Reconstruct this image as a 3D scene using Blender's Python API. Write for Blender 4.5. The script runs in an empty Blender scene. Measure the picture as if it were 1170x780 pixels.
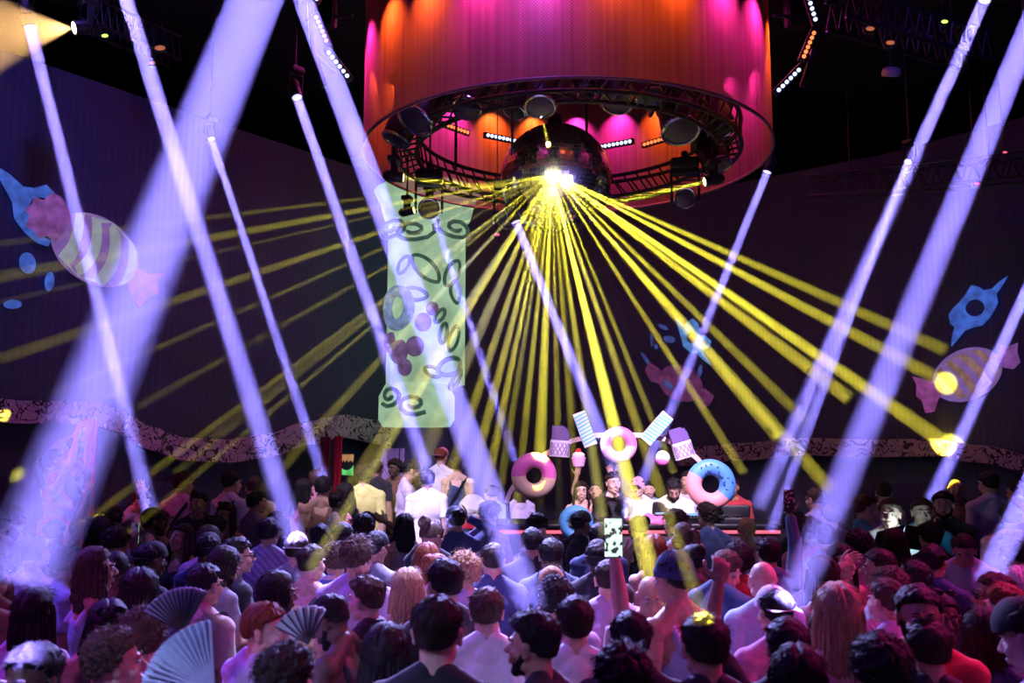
import bpy, bmesh, math, random
from mathutils import Vector, Matrix, Euler, noise
import numpy as np
random.seed(7)
SC = bpy.context.scene
COL = SC.collection
PI = math.pi
F = 1000.0                                   # focal length in pixels of the 1170 px wide frame
PITCH = math.atan(117 / F)
CAMZ = 2.25
CM = Matrix.Translation((0, 0, CAMZ)) @ Matrix.Rotation(PI / 2 + PITCH, 4, 'X')

def ray(u, v):
    return CM.to_3x3() @ Vector(((u - 585) / F, (390 - v) / F, -1.0))
def at(u, v, d):
    return Vector((0, 0, CAMZ)) + ray(u, v) * d

# ------------------------------------------------------------------ materials
def mat(name):
    m = bpy.data.materials.new(name); m.use_nodes = True
    n = m.node_tree.nodes; l = m.node_tree.links
    return m, n, l, n['Principled BSDF']
def pmat(name, col, rough=0.6, metal=0.0, emis=None, es=0.0, bump=0.0, bscale=60, spec=0.5):
    m, n, l, b = mat(name)
    b.inputs['Base Color'].default_value = (*col, 1); b.inputs['Roughness'].default_value = rough
    b.inputs['Metallic'].default_value = metal; b.inputs['Specular IOR Level'].default_value = spec
    if emis:
        b.inputs['Emission Color'].default_value = (*emis, 1); b.inputs['Emission Strength'].default_value = es
    t = n.new('ShaderNodeTexNoise'); t.inputs['Scale'].default_value = bscale
    tc = n.new('ShaderNodeTexCoord'); l.new(tc.outputs['Object'], t.inputs['Vector'])
    mx = n.new('ShaderNodeMix'); mx.data_type = 'RGBA'; mx.blend_type = 'MULTIPLY'
    mx.inputs[0].default_value = 0.35; mx.inputs[6].default_value = (*col, 1)
    l.new(t.outputs['Fac'], mx.inputs[7]); l.new(mx.outputs[2], b.inputs['Base Color'])
    if bump:
        bp = n.new('ShaderNodeBump'); bp.inputs['Strength'].default_value = bump; bp.inputs['Distance'].default_value = .01
        l.new(t.outputs['Fac'], bp.inputs['Height']); l.new(bp.outputs['Normal'], b.inputs['Normal'])
    return m
def objcol(name, rough, bump, scale, stretch=(1, 1, 1), spec=.4, sheen=0.0, stripe=None, dark=.75):
    m, n, l, b = mat(name)
    oi = n.new('ShaderNodeObjectInfo'); tc = n.new('ShaderNodeTexCoord'); mp = n.new('ShaderNodeMapping')
    mp.inputs['Scale'].default_value = stretch; l.new(tc.outputs['Object'], mp.inputs['Vector'])
    t = n.new('ShaderNodeTexNoise'); t.inputs['Scale'].default_value = scale; t.inputs['Detail'].default_value = 4
    l.new(mp.outputs['Vector'], t.inputs['Vector'])
    cr = n.new('ShaderNodeMapRange'); cr.inputs[1].default_value = .3; cr.inputs[2].default_value = .7
    cr.inputs[3].default_value = dark; cr.inputs[4].default_value = 1.1; l.new(t.outputs['Fac'], cr.inputs[0])
    vm = n.new('ShaderNodeVectorMath'); vm.operation = 'SCALE'
    l.new(oi.outputs['Color'], vm.inputs[0]); l.new(cr.outputs[0], vm.inputs['Scale'])
    out = vm.outputs[0]
    if stripe:
        w = n.new('ShaderNodeTexWave'); w.bands_direction = stripe[0]; w.inputs['Scale'].default_value = stripe[1]
        l.new(tc.outputs['Object'], w.inputs['Vector'])
        g = n.new('ShaderNodeMath'); g.operation = 'GREATER_THAN'; g.inputs[1].default_value = stripe[2]; l.new(w.outputs['Fac'], g.inputs[0])
        mx = n.new('ShaderNodeMix'); mx.data_type = 'RGBA'; l.new(g.outputs[0], mx.inputs[0]); l.new(out, mx.inputs[6]); mx.inputs[7].default_value = (*stripe[3], 1)
        out = mx.outputs[2]
    l.new(out, b.inputs['Base Color']); b.inputs['Roughness'].default_value = rough; b.inputs['Specular IOR Level'].default_value = spec
    b.inputs['Sheen Weight'].default_value = sheen
    bp = n.new('ShaderNodeBump'); bp.inputs['Strength'].default_value = bump; bp.inputs['Distance'].default_value = .006
    l.new(t.outputs['Fac'], bp.inputs['Height']); l.new(bp.outputs['Normal'], b.inputs['Normal'])
    return m
M_SKIN = objcol('skin', .5, .12, 35, dark=.85)
M_HAIR = objcol('hair', .62, .6, 90, (1, 1, .25), spec=.22, dark=.45)
M_CURL = objcol('curly_hair', .65, .8, 70, (1, 1, 1), spec=.2, dark=.4)
M_CLOTH = objcol('cotton', .85, .2, 30, sheen=.15, dark=.93)
M_STRIPE = objcol('striped_cotton', .85, .25, 18, stripe=('Z', 5.5, .55, (.12, .2, .6)))
M_PRINT = objcol('printed_cotton', .85, .25, 26, stripe=('DIAGONAL', 9, .62, (.25, .2, .4)))
M_PINS = objcol('pinstripe_cotton', .85, .25, 18, stripe=('X', 12, .7, (.45, .42, .6)))
M_DENIM = pmat('denim', (.05, .06, .12), .9, bump=.3, bscale=200)
M_SHOE = pmat('shoe_leather', (.12, .12, .14), .6)
M_BLACK = pmat('black_plastic', (.012, .012, .016), .35, bump=.1)
M_BLKMET = pmat('black_metal', (.010, .008, .014), .45, .3)
M_CHROME = pmat('chrome', (.7, .7, .75), .15, 1)
M_EYE = pmat('eye', (.7, .7, .7), .2)
M_DARKGL = pmat('dark_lens', (.01, .01, .015), .08)
M_CAP = objcol('cap_fabric', .8, .3, 120)

# ------------------------------------------------------------------ mesh building
class MB:
    """collects closed shapes into one mesh"""
    def __init__(s): s.v = []; s.f = []; s.mi = []; s.m = 0
    def add(s, vs, fs):
        k = len(s.v); s.v += [tuple(p) for p in vs]; s.f += [tuple(i + k for i in f) for f in fs]; s.mi += [s.m] * len(fs)
    def loft(s, rings, cap=True):
        n = len(rings[0]); vs = [p for r in rings for p in r]; fs = []
        for i in range(len(rings) - 1):
            for j in range(n):
                k = (j + 1) % n; fs.append((i * n + j, i * n + k, (i + 1) * n + k, (i + 1) * n + j))
        if cap: fs.append(tuple(range(n))[::-1]); fs.append(tuple(range((len(rings) - 1) * n, len(rings) * n)))
        s.add(vs, fs)
    def ell(s, c, r, mtx=None, n=20, m=12):
        c = Vector(c); rings = []
        for i in range(1, m):
            a = PI * i / m
            rings.append([Vector((r[0] * math.sin(a) * math.cos(t), r[1] * math.sin(a) * math.sin(t), -r[2] * math.cos(a))) for t in (2 * PI * j / n for j in range(n))])
        rings = [[Vector((0, 0, -r[2])) + (p - Vector((0, 0, -r[2]))) * .02 for p in rings[0]]] + rings + [[Vector((0, 0, r[2])) + (p - Vector((0, 0, r[2]))) * .02 for p in rings[-1]]]
        if mtx is not None: rings = [[mtx @ p for p in q] for q in rings]
        s.loft([[p + c for p in q] for q in rings])
    def cap(s, a, b, ra, rb, n=14, flat=False, sq=1.0):
        a = Vector(a); b = Vector(b); d = b - a; L = d.length
        if L < 1e-6: return
        q = d.normalized().to_track_quat('Z', 'Y').to_matrix(); rings = []
        def ring(z, r): return [a + q @ Vector((r * math.cos(t), r * sq * math.sin(t), z)) for t in (2 * PI * j / n for j in range(n))]
        if not flat:
            for k in (85, 60, 30): rings.append(ring(-ra * math.sin(math.radians(k)), ra * math.cos(math.radians(k))))
        rings += [ring(0, ra), ring(L, rb)]
        if not flat:
            for k in (30, 60, 85): rings.append(ring(L + rb * math.sin(math.radians(k)), rb * math.cos(math.radians(k))))
        s.loft(rings)
    def box(s, c, size, mtx=None, bev=0.0):
        c = Vector(c); x, y, z = (k / 2 for k in size); b = min(bev, x * .9, y * .9, z * .9)
        if b <= 0:
            vs = [Vector((i * x, j * y, k * z)) for k in (-1, 1) for i, j in ((-1, -1), (1, -1), (1, 1), (-1, 1))]
            fs = [(3, 2, 1, 0), (4, 5, 6, 7), (0, 1, 5, 4), (1, 2, 6, 5), (2, 3, 7, 6), (3, 0, 4, 7)]
        else:
            def oc(xx, yy, z_): return [Vector(p) for p in ((-xx + b, -yy, z_), (xx - b, -yy, z_), (xx, -yy + b, z_), (xx, yy - b, z_), (xx - b, yy, z_), (-xx + b, yy, z_), (-xx, yy - b, z_), (-xx, -yy + b, z_))]
            rs = [oc(x - b * .5, y - b * .5, -z), oc(x, y, -z + b), oc(x, y, z - b), oc(x - b * .5, y - b * .5, z)]
            vs = [p for r in rs for p in r]; fs = []
            for i in range(3):
                for j in range(8): k = (j + 1) % 8; fs.append((i * 8 + j, i * 8 + k, i * 8 + 8 + k, i * 8 + 8 + j))
            fs += [tuple(range(8))[::-1], tuple(range(24, 32))]
        if mtx is not None: vs = [mtx @ p for p in vs]
        s.add([p + c for p in vs], fs)
    def tube(s, pts, r, n=10, cap=True, closed=False):
        pts = [Vector(p) for p in pts]; rings = []; N = len(pts); up = None
        rr = r if hasattr(r, '__len__') else [r] * N
        for i, p in enumerate(pts):
            if closed: d = pts[(i + 1) % N] - pts[i - 1]
            else: d = pts[min(i + 1, N - 1)] - pts[max(i - 1, 0)]
            d.normalize()
            if up is None: up = d.orthogonal().normalized()
            up = (up - d * up.dot(d)).normalized(); sd = d.cross(up)
            rings.append([p + up * rr[i] * math.cos(t) + sd * rr[i] * math.sin(t) for t in (2 * PI * j / n for j in range(n))])
        if closed: rings.append(rings[0])
        s.loft(rings, cap and not closed)
    def prism(s, pts, mtx, depth):
        """planar outline (2D pts), extruded by depth along local -Y.. mtx places it"""
        n = len(pts); vs = [mtx @ Vector((p[0], -depth / 2, p[1])) for p in pts] + [mtx @ Vector((p[0], depth / 2, p[1])) for p in pts]
        fs = [tuple(range(n)), tuple(range(n, 2 * n))[::-1]] + [(i, n + i, n + (i + 1) % n, (i + 1) % n) for i in range(n)]
        s.add(vs, fs)
    def lathe(s, prof, mtx=None, n=32):
        mtx = mtx or Matrix(); rings = [[mtx @ Vector((max(r, 1e-4) * math.cos(t), max(r, 1e-4) * math.sin(t), z)) for t in (2 * PI * j / n for j in range(n))] for r, z in prof]
        s.loft(rings)
    def mesh(s, name, mats=None, smooth=True):
        me = bpy.data.meshes.new(name); me.from_pydata(s.v, [], s.f)
        if mats:
            for m in (mats if isinstance(mats, (list, tuple)) else [mats]): me.materials.append(m)
        if any(s.mi): me.polygons.foreach_set('material_index', s.mi)
        bm = bmesh.new(); bm.from_mesh(me); bmesh.ops.recalc_face_normals(bm, faces=bm.faces)
        if smooth:
            for f in bm.faces: f.smooth = True
            for e in bm.edges:
                if len(e.link_faces) == 2 and e.calc_face_angle(0) > .6: e.smooth = False
        bm.to_mesh(me); bm.free()
        return me
    def build(s, name, mats, parent=None, smooth=True, loc=None):
        o = link(name, s.mesh(name, mats, smooth), parent)
        if loc is not None: o.location = loc
        return o
def link(name, data, parent=None, mtx=None):
    o = bpy.data.objects.new(name, data); COL.objects.link(o)
    if parent: o.parent = parent
    if mtx is not None: o.matrix_basis = mtx
    return o
def tag(o, label=None, cat=None, group=None, kind=None):
    for k, v in (('label', label), ('category', cat), ('group', group), ('kind', kind)):
        if v: o[k] = v
    return o
def thing(name, loc, label, cat, group=None, rz=0, mtx=None):
    o = bpy.data.objects.new(name, None); COL.objects.link(o); o.empty_display_size = .1
    if mtx is not None: o.matrix_basis = mtx
    else: o.location = loc; o.rotation_euler = (0, 0, rz)
    return tag(o, label, cat, group)
def copy_tree(o, parent=None):
    c = o.copy(); COL.objects.link(c)
    if parent: c.parent = parent
    for ch in list(o.children): copy_tree(ch, c)
    return c

def remesh(mb, name, m, voxel, smooth_it=2, wr=0.0, fac=.5):
    me = mb.mesh('tmp', None, False); o = link('tmp', me)
    r = o.modifiers.new('r', 'REMESH'); r.mode = 'VOXEL'; r.voxel_size = voxel; r.use_smooth_shade = True
    if smooth_it: q = o.modifiers.new('s', 'SMOOTH'); q.factor = fac; q.iterations = smooth_it
    dg = bpy.context.evaluated_depsgraph_get(); dg.update()
    out = bpy.data.meshes.new_from_object(o.evaluated_get(dg)); out.name = name
    bpy.data.objects.remove(o); bpy.data.meshes.remove(me)
    if wr:
        N = len(out.vertices); co = np.empty(N * 3); out.vertices.foreach_get('co', co); co = co.reshape(-1, 3)
        no = np.empty(N * 3); out.vertex_normals.foreach_get('vector', no); no = no.reshape(-1, 3)
        d = np.array([noise.noise(Vector((p[0] * 9, p[1] * 9, p[2] * 4.5))) + .6 * noise.noise(Vector((p[0] * 14 + p[2] * 13, p[1] * 14, p[2] * 24))) for p in co])
        co = co + no * (d * wr)[:, None]; out.vertices.foreach_set('co', co.ravel()); out.update()
    out.polygons.foreach_set('use_smooth', [True] * len(out.polygons))
    out.materials.clear(); out.materials.append(m)
    return out

# ------------------------------------------------------------------ people
def nrm(v): return Vector(v).normalized()
POSE = {  # right upper arm dir, right forearm dir, left upper, left forearm, head yaw, head pitch, hand curl R/L
    'relax': ((.12, -.03, -1), (-.02, .3, -1), (-.12, -.03, -1), (.02, .3, -1), 0, 0, .5, .5),
    'turnL': ((.12, .1, -1), (-.3, .8, -.4), (-.12, -.03, -1), (.02, .3, -1), 55, -4, .6, .5),
    'turnR': ((.12, -.03, -1), (-.02, .3, -1), (-.12, .1, -1), (.3, .8, -.4), -55, -4, .5, .6),
    'fold': ((.15, .25, -1), (-.5, .85, .25), (-.15, .25, -1), (.5, .85, .15), 8, -14, .8, .8),
    'down': ((.12, .2, -1), (-.35, .9, -.1), (-.12, .2, -1), (.35, .9, -.1), 0, -28, .7, .7),
    'phone': ((.25, .75, -.1), (-.12, .35, 1), (-.12, .2, -1), (.3, .9, .1), 0, 8, .9, .6),
    'phone_low': ((.15, .35, -1), (-.25, .9, .40), (-.12, .05, -1), (.1, .4, -1), 0, -4, .9, .5),
    'fist': ((.12, .05, -1), (-.02, .4, -1), (-.45, .45, .75), (.25, .12, 1), 0, 6, .5, 1.25),
    'highphone': ((.2, .3, 1), (-.1, .1, 1), (-.12, .05, -1), (.1, .4, -1), 0, 8, .9, .5),
    'armsup': ((.45, .3, .7), (-.25, .2, 1), (-.45, .3, .7), (.25, .2, 1), 0, 10, .35, .35),
    'handshead': ((.6, .5, .35), (-.85, .05, .45), (-.12, .05, -1), (.1, .4, -1), 0, 0, .6, .5),
}
SH_CACHE = {}
def frame_hand(w, d, n):
    d = nrm(d); n = Vector(n); n = (n - d * n.dot(d)).normalized(); return Vector(w), d, n, d.cross(n)
def add_hand(mb, w, d, n, curl, side, g=0.0):
    w, d, n, s = frame_hand(w, d, n); s = s * side
    mt = Matrix((s, n, d)).transposed()
    mb.ell(w + d * .052 + n * .002, (.042 + g, .017 + g, .052 + g), mt)
    mb.cap(w - d * .01, w + d * .03, .026 + g, .024 + g)
    for k, (off, ln) in enumerate(((.031, .86), (.0105, 1.0), (-.0105, .94), (-.031, .76))):
        p = w + d * (.088 - abs(off) * .25) + s * off; dirv = (d + s * off * 3.5).normalized(); a = curl * (.55 + .06 * k)
        for L, r0, r1 in ((.042 * ln, .0092, .0085), (.027 * ln, .0084, .0078), (.022 * ln, .0078, .0066)):
            dirv = Matrix.Rotation(a, 3, dirv.cross(n).normalized()) @ dirv
            q = p + dirv * L; mb.cap(p, q, r0 + g, r1 + g, n=8); p = q; a = curl * .85
    p = w + d * .025 + s * .03; tv = (s * .85 + d * .7 + n * .35).normalized()
    for L, r0, r1 in ((.036, .0125, .011), (.03, .0105, .0095), (.024, .0095, .0075)):
        q = p + tv * L; mb.cap(p, q, r0 + g, r1 + g, n=8); p = q
        tv = (tv * (1 - .25 * min(curl, 1)) + (d * .5 + n * .5 - s * .35 * curl) * .45).normalized()

def skeleton(pose, sex):
    ru, rf, lu, lf, hy, hp, cr, cl = POSE[pose]
    sw = .178 if sex == 'm' else .152
    J = {'sr': Vector((sw, -.01, 1.425)), 'sl': Vector((-sw, -.01, 1.425))}
    k = 1.0 if sex == 'm' else .93
    J['er'] = J['sr'] + nrm(ru) * .285 * k; J['wr'] = J['er'] + nrm(rf) * .25 * k
    J['el'] = J['sl'] + nrm(lu) * .285 * k; J['wl'] = J['el'] + nrm(lf) * .25 * k
    piv = Vector((0, -.03, 1.53))
    H = Matrix.Translation(piv) @ Matrix.Rotation(math.radians(hy), 4, 'Z') @ Matrix.Rotation(math.radians(hp), 4, 'X') @ Matrix.Translation(-piv) @ Matrix.Translation((0, .012, 1.64))
    return J, H, nrm(rf), nrm(lf), cr, cl
def palmn(u, f):
    n = Vector((0, 1, 0)) - Vector(f) * Vector((0, 1, 0)).dot(f)
    return n if n.length > .3 else Vector((0, 0, 1))
def body_mesh(pose, sex):
    J, H, rf, lf, cr, cl = skeleton(pose, sex); mb = MB(); R3 = H.to_3x3(); m = sex == 'm'
    def he(c, r, rot=None): mb.ell(H @ Vector(c), r, R3 @ rot if rot is not None else R3)
    g = 1.0 if m else .95
    he((0, -.014, .022), (.074 * g, .094 * g, .092 * g)); he((0, .024, -.022), (.061 * g, .066, .088 * g))
    he((0, .030, -.074), ((.050 if m else .043), .052, .034)); he((0, .074, -.098), (.019, .017, .015))
    for s in (-1, 1):
        he((s * .040, .060, -.030), (.022, .022, .026)); he((s * .028, .082, .026), (.024, .014, .008))
        he((s * .030, .078, -.006), (.018, .012, .006))
        he((s * .044, .01, -.062), (.020, .040, .028))
        he((s * .079 * g, -.006, -.004), (.008, .019, .034), Matrix.Rotation(s * -.35, 3, 'Z')); he((s * .082 * g, -.010, .012), (.011, .016, .018)); he((s * .080 * g, -.002, -.026), (.008, .011, .011))
        he((s * .012, .104, -.030), (.009, .011, .008))
    mb.cap(H @ Vector((0, .088, .016)), H @ Vector((0, .117, -.026)), .008, .0125); he((0, .096, -.056), (.025, .011, .0065)); he((0, .094, -.070), (.021, .011, .0075))
    nr = .056 if m else .046
    mb.cap(H @ Vector((0, -.018, -.04)), (0, -.022, 1.46), nr, nr * 1.02)
    for s in (-1, 1): mb.cap((s * (.15 if m else .125), -.02, 1.44), (s * .02, -.03, 1.53), .048 if m else .036, .042)
    mb.ell((0, -.005, 1.31), (.165 if m else .138, .108 if m else .09, .175)); mb.ell((0, 0, 1.12), (.14 if m else .112, .098 if m else .082, .18))
    mb.ell((0, -.012, .95), (.158 if m else .165, .115, .13))
    if not m:
        for s in (-1, 1): mb.ell((s * .07, .075, 1.29), (.062, .055, .06))
    mb.cap(J['sr'], J['sl'], .056 if m else .046, .056 if m else .046)
    a = 1.0 if m else .82
    for S, fd, c, side in (('r', rf, cr, -1), ('l', lf, cl, 1)):
        sh, el, wr = J['s' + S], J['e' + S], J['w' + S]
        mb.ell(sh, (.062 * a,) * 3); mb.cap(sh, el, .052 * a, .041 * a); mid = el + (wr - el) * .3
        mb.cap(el, mid, .041 * a, .043 * a); mb.cap(mid, wr, .043 * a, .027 * a)
        add_hand(mb, wr, fd, -palmn(None, fd) if 'phone' in pose and S == 'r' else palmn(None, fd), c, -side if 'phone' in pose and S == 'r' else side)
    for s in (-1, 1):
        mb.cap((s * .088, 0, .92), (s * .10, .012, .50), .088, .056); mb.cap((s * .10, .012, .50), (s * .105, -.02, .30), .054, .055)
        mb.cap((s * .105, -.02, .30), (s * .105, -.02, .08), .055, .036); mb.ell((s * .11, .05, .035), (.045, .125, .035))
    return remesh(mb, 'body_' + pose + sex, M_SKIN, .0062, 2, fac=.45), H, J
def shirt_mesh(pose, sex, kind):
    J, H, rf, lf, cr, cl = skeleton(pose, sex); mb = MB(); m = sex == 'm'; a = 1.0 if m else .85
    w = 1.0 if m else .87
    if kind == 'tank':
        mb.ell((0, -.003, 1.29), (.150 * w + .012, .118 if m else .10, .165))
        if not m:
            for s in (-1, 1): mb.ell((s * .07, .078, 1.285), (.070, .064, .072))
        mb.ell((0, 0, 1.13), (.152 * w, .112 * w, .17))
        for s in (-1, 1):
            mb.cap((s * .085, .07, 1.36), (s * .09, -.01, 1.51 if m else 1.495), .022, .02); mb.cap((s * .09, -.01, 1.51 if m else 1.495), (s * .085, -.09, 1.36), .02, .022)
    else:
        mb.ell((0, -.005, 1.31), (.182 * w, .124 if m else .105, .185)); mb.ell((0, 0, 1.12), (.168 * w, .122 * w, .20))
        for s in (-1, 1): mb.cap((s * .155 * w, -.02, 1.445), (s * .035, -.037, 1.525), .056 * a, .046)
        mb.cap(J['sr'], J['sl'], .070 * a, .070 * a); mb.ell((0, -.048, 1.435), (.085, .060, .088))
        for S in 'rl':
            sh, el, wr = J['s' + S], J['e' + S], J['w' + S]
            mb.ell(sh, (.068 * a,) * 3)
            if kind == 'long':
                mb.cap(sh, el, .068 * a, .055 * a); mb.cap(el, el + (wr - el) * .96, .055 * a, .040 * a, flat=True); mb.ell(el, (.056 * a,) * 3)
            else:
                mb.cap(sh, sh + (el - sh) * .72, .064 * a, .064 * a, flat=True)
        if not m:
            for s in (-1, 1): mb.ell((s * .07, .078, 1.29), (.072, .062, .07))
    rings = []
    for z, rx, ry in ((1.15, .165, .122), (1.0, .186, .148), (.86, .192, .155)):
        rings.append([Vector((rx * (w if z > 1.1 else 1) * math.cos(t), ry * math.sin(t), z)) for t in (2 * PI * j / 28 for j in range(28))])
    mb.loft(rings)
    if kind == 'polo': mb.lathe([(.052, -.02), (.076, -.015), (.070, .022), (.060, .026)], Matrix.Translation((0, -.03, 1.515)) @ Matrix.Rotation(-.25, 4, 'X'), 24)
    if kind == 'long': mb.lathe([(.05, -.03), (.085, -.02), (.080, .03), (.066, .034)], Matrix.Translation((0, -.032, 1.51)) @ Matrix.Rotation(-.25, 4, 'X'), 24)
    return remesh(mb, 'shirt', M_CLOTH, .011, 2, wr=.007)
def trouser_mesh(sex):
    mb = MB(); mb.ell((0, -.012, .95), (.170 if sex == 'm' else .172, .128, .125))
    for s in (-1, 1):
        mb.cap((s * .09, 0, .92), (s * .10, .012, .50), .098, .073); mb.cap((s * .10, .012, .50), (s * .106, -.022, .30), .073, .070); mb.cap((s * .106, -.022, .32), (s * .107, -.02, .07), .070, .064, flat=True)
    return remesh(mb, 'trousers', M_DENIM, .016, 1, wr=.006)
def shoe_mesh(s):
    mb = MB(); mb.ell((s * .11, .055, .048), (.052, .135, .046)); mb.ell((s * .11, -.02, .08), (.048, .06, .05)); mb.box((s * .11, .05, .012), (.095, .27, .024), bev=.01)
    return remesh(mb, 'shoe', M_SHOE, .012, 1)

# hair: radial surface around the cranium centre, in head space (face towards +Y)
HC = Vector((0, -.014, .022)); HR = Vector((.074, .094, .092))
def sstep(x): x = max(0, min(1, x)); return x * x * (3 - 2 * x)
def interp(x, pts):
    for (a, p), (b, q) in zip(pts, pts[1:]):
        if x <= b: return p + (q - p) * sstep((x - a) / (b - a))
    return pts[-1][1]
def hairline(y): return interp(y, ((-1, -.62), (-.55, -.58), (-.25, -.38), (.02, -.30), (.22, -.12), (.38, .38), (.75, .50), (1, .60)))
def hair_t(style, d, sd):
    x, y, z = d; top = sstep((z + .05) / .6); P = Vector(d) * 1.0 + Vector((sd * 7.1, 0, 0)); n1 = noise.noise(P * 4); n2 = noise.noise(P * 11)
    if style == 'buzz': return .0045 + .001 * n2
    if style == 'fade': return .004 + top * (.017 + .008 * n1 + .004 * n2)
    if style == 'quiff': return .005 + top * (.018 + .009 * n1 + .004 * n2 + .016 * sstep(y * 1.3))
    if style == 'short': return .011 + top * (.010 + .006 * n1) + .003 * n2
    if style == 'tousled': return .014 + top * .012 + .014 * n1 + .008 * n2
    if style == 'curly':
        c = noise.voronoi(P * 7)[0]; return .020 + .012 * top + .020 * (.55 - c[0]) + .004 * n2
    if style == 'afro': c = noise.voronoi(P * 9)[0]; return .040 + .012 * (.5 - c[0]) + .01 * n1
    if style in ('long', 'longwavy'): return .014 + .006 * top + .004 * n1 - .010 * math.exp(-(x / .07) ** 2) * top
    if style in ('bun', 'pony'): return .008 + .002 * n1
    if style == 'cap': return .004
    return .01
def hair_mesh(style, sd):
    mb = MB(); nu, nv = 88, 56; rng = random.Random(sd * 13 + len(style)); rings = []
    def rad(d):
        h = d.z - hairline(d.y); e = sstep(h / .14 + .5)
        if style in ('long', 'longwavy') and d.y < .25: e = sstep((d.z + .75) / .2)
        base = 1 / math.sqrt((d.x / HR.x) ** 2 + (d.y / HR.y) ** 2 + (d.z / HR.z) ** 2)
        return base - .010 * (1 - e) + hair_t(style, d, sd) * e, e
    for i in range(1, nv):
        a = PI * i / nv; r = []
        for j in range(nu):
            t = 2 * PI * j / nu; d = Vector((math.sin(a) * math.cos(t), math.sin(a) * math.sin(t), -math.cos(a))); q, e = rad(d); r.append(HC + d * q)
        rings.append(r)
    mb.loft(rings)
    if style in ('long', 'longwavy'):
        L = .33 if style == 'long' else .27; rs_o = []; rs_i = []; NA = 72
        for i in range(22):
            f = i / 21; z = .04 - L * f; ro = []; ri = []
            for j in range(NA + 1):
                a = (-122 + 244 * j / NA); ar = math.radians(a - 90)
                gr = .005 * math.sin(j * 1.9 + 3 * noise.noise(Vector((j * .21, f * 2.2, sd)))) + .008 * noise.noise(Vector((j * .35, f * 4, sd)))
                if style == 'longwavy': gr += .014 * noise.noise(Vector((j * .22, f * 9, sd * 3)))
                tap = 1 - .25 * max(0, f - .6) ; ed = 1 - .3 * sstep((abs(a) - 95) / 27)
                R = (.088 + .016 * math.sin(f * PI * .9)) * tap
                p = Vector((math.cos(ar) * R * (1.0) * (1 + .12 * f), math.sin(ar) * R * 1.1 * (1 - .18 * f) - .008, z - .02 * noise.noise(Vector((j * .5, sd, 0))) * f))
                nn = Vector((math.cos(ar), math.sin(ar), 0)); ro.append(p + nn * gr); ri.append(p - nn * .026 * ed * (1 - .5 * f))
            rs_o.append(ro + ri[::-1])
        mb.loft(rs_o)
    if style == 'bun':
        for k in range(3): mb.tube([Vector((.034 * math.cos(t), -.115 - .012 * k, .075 + .034 * math.sin(t))) for t in (2 * PI * j / 16 for j in range(16))], .022 - .003 * k, closed=True)
        mb.ell((0, -.125, .075), (.03, .026, .03))
    if style == 'pony':
        mb.tube([(0, -.10, .06), (0, -.135, .065), (.004, -.155, .02), (.006, -.15, -.06), (.004, -.135, -.15), (0, -.13, -.22)], [.018, .024, .03, .03, .024, .006], 14)
    # strands
    nst = {'buzz': 0, 'cap': 0, 'fade': 700, 'quiff': 900, 'short': 900, 'tousled': 1100, 'curly': 700, 'afro': 700, 'long': 500, 'longwavy': 500, 'bun': 300, 'pony': 300}[style]
    whorl = Vector((.15, -.45, .88)).normalized()
    for _ in range(nst):
        d = Vector((rng.gauss(0, 1), rng.gauss(0, 1), rng.gauss(0, 1))).normalized(); q, e = rad(d)
        if e < .9 or d.z < -.5: continue
        th = hair_t(style, d, sd)
        comb = (d - whorl); comb = (comb - d * comb.dot(d)).normalized() if comb.length > .05 else d.orthogonal()
        if style == 'quiff' and d.y > 0: comb = (comb * .3 + Vector((.3, -.6, .5)))
        if style in ('bun', 'pony'): comb = (Vector((0, -1, .35)) - d * Vector((0, -1, .35)).dot(d)).normalized()
        if style in ('long', 'longwavy'): comb = (Vector((d.x * 1.5, d.y * .3, -1)) - d * Vector((d.x * 1.5, d.y * .3, -1)).dot(d)).normalized()
        L = min(.045, .006 + th * 1.3) if style not in ('bun', 'pony', 'long', 'longwavy') else .045
        out = .12 if style in ('fade', 'short') else .1 if style in ('bun', 'pony', 'long', 'longwavy') else .35
        rd = Vector((rng.gauss(0, 1), rng.gauss(0, 1), rng.gauss(0, 1))) * (.25 if style != 'curly' else .8)
        p = HC + d * (q - .003); v = (comb * (1 - out * .5) + d * out + rd).normalized(); pts = [p]
        for k in range(3):
            p = p + v * L / 3; pts.append(p); v = (v - d * .25 + rd * .2).normalized()
        mb.tube(pts, [.0016, .0013, .0009, .0002], 3, cap=False)
    return mb.mesh('hair_' + style, M_CURL if style in ('curly', 'afro', 'longwavy') else M_HAIR)
def cap_mesh(kind):
    mb = MB(); rings = []; nu = 40
    for i in range(0, 13):
        e = -.06 + (1.35) * i / 12 if kind == 'cap' else -.25 + 1.65 * i / 12
        r = []
        for j in range(nu):
            t = 2 * PI * j / nu; d = Vector((math.cos(e) * math.cos(t), math.cos(e) * math.sin(t), math.sin(e)))
            base = 1 / math.sqrt((d.x / HR.x) ** 2 + (d.y / HR.y) ** 2 + (d.z / HR.z) ** 2)
            rib = .0015 * math.sin(j * PI) if kind == 'cap' else .002 * math.cos(t * 20)
            r.append(HC + Vector((0, 0, .02)) + d * (base + (.012 if kind == 'cap' else .014 + (.006 if i < 3 else 0)) + rib))
        rings.append(r)
    mb.loft(rings)
    if kind == 'cap': mb.ell(HC + Vector((0, 0, .126)), (.008, .008, .005))
    return mb.mesh('cap_crown', M_CAP)
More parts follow.
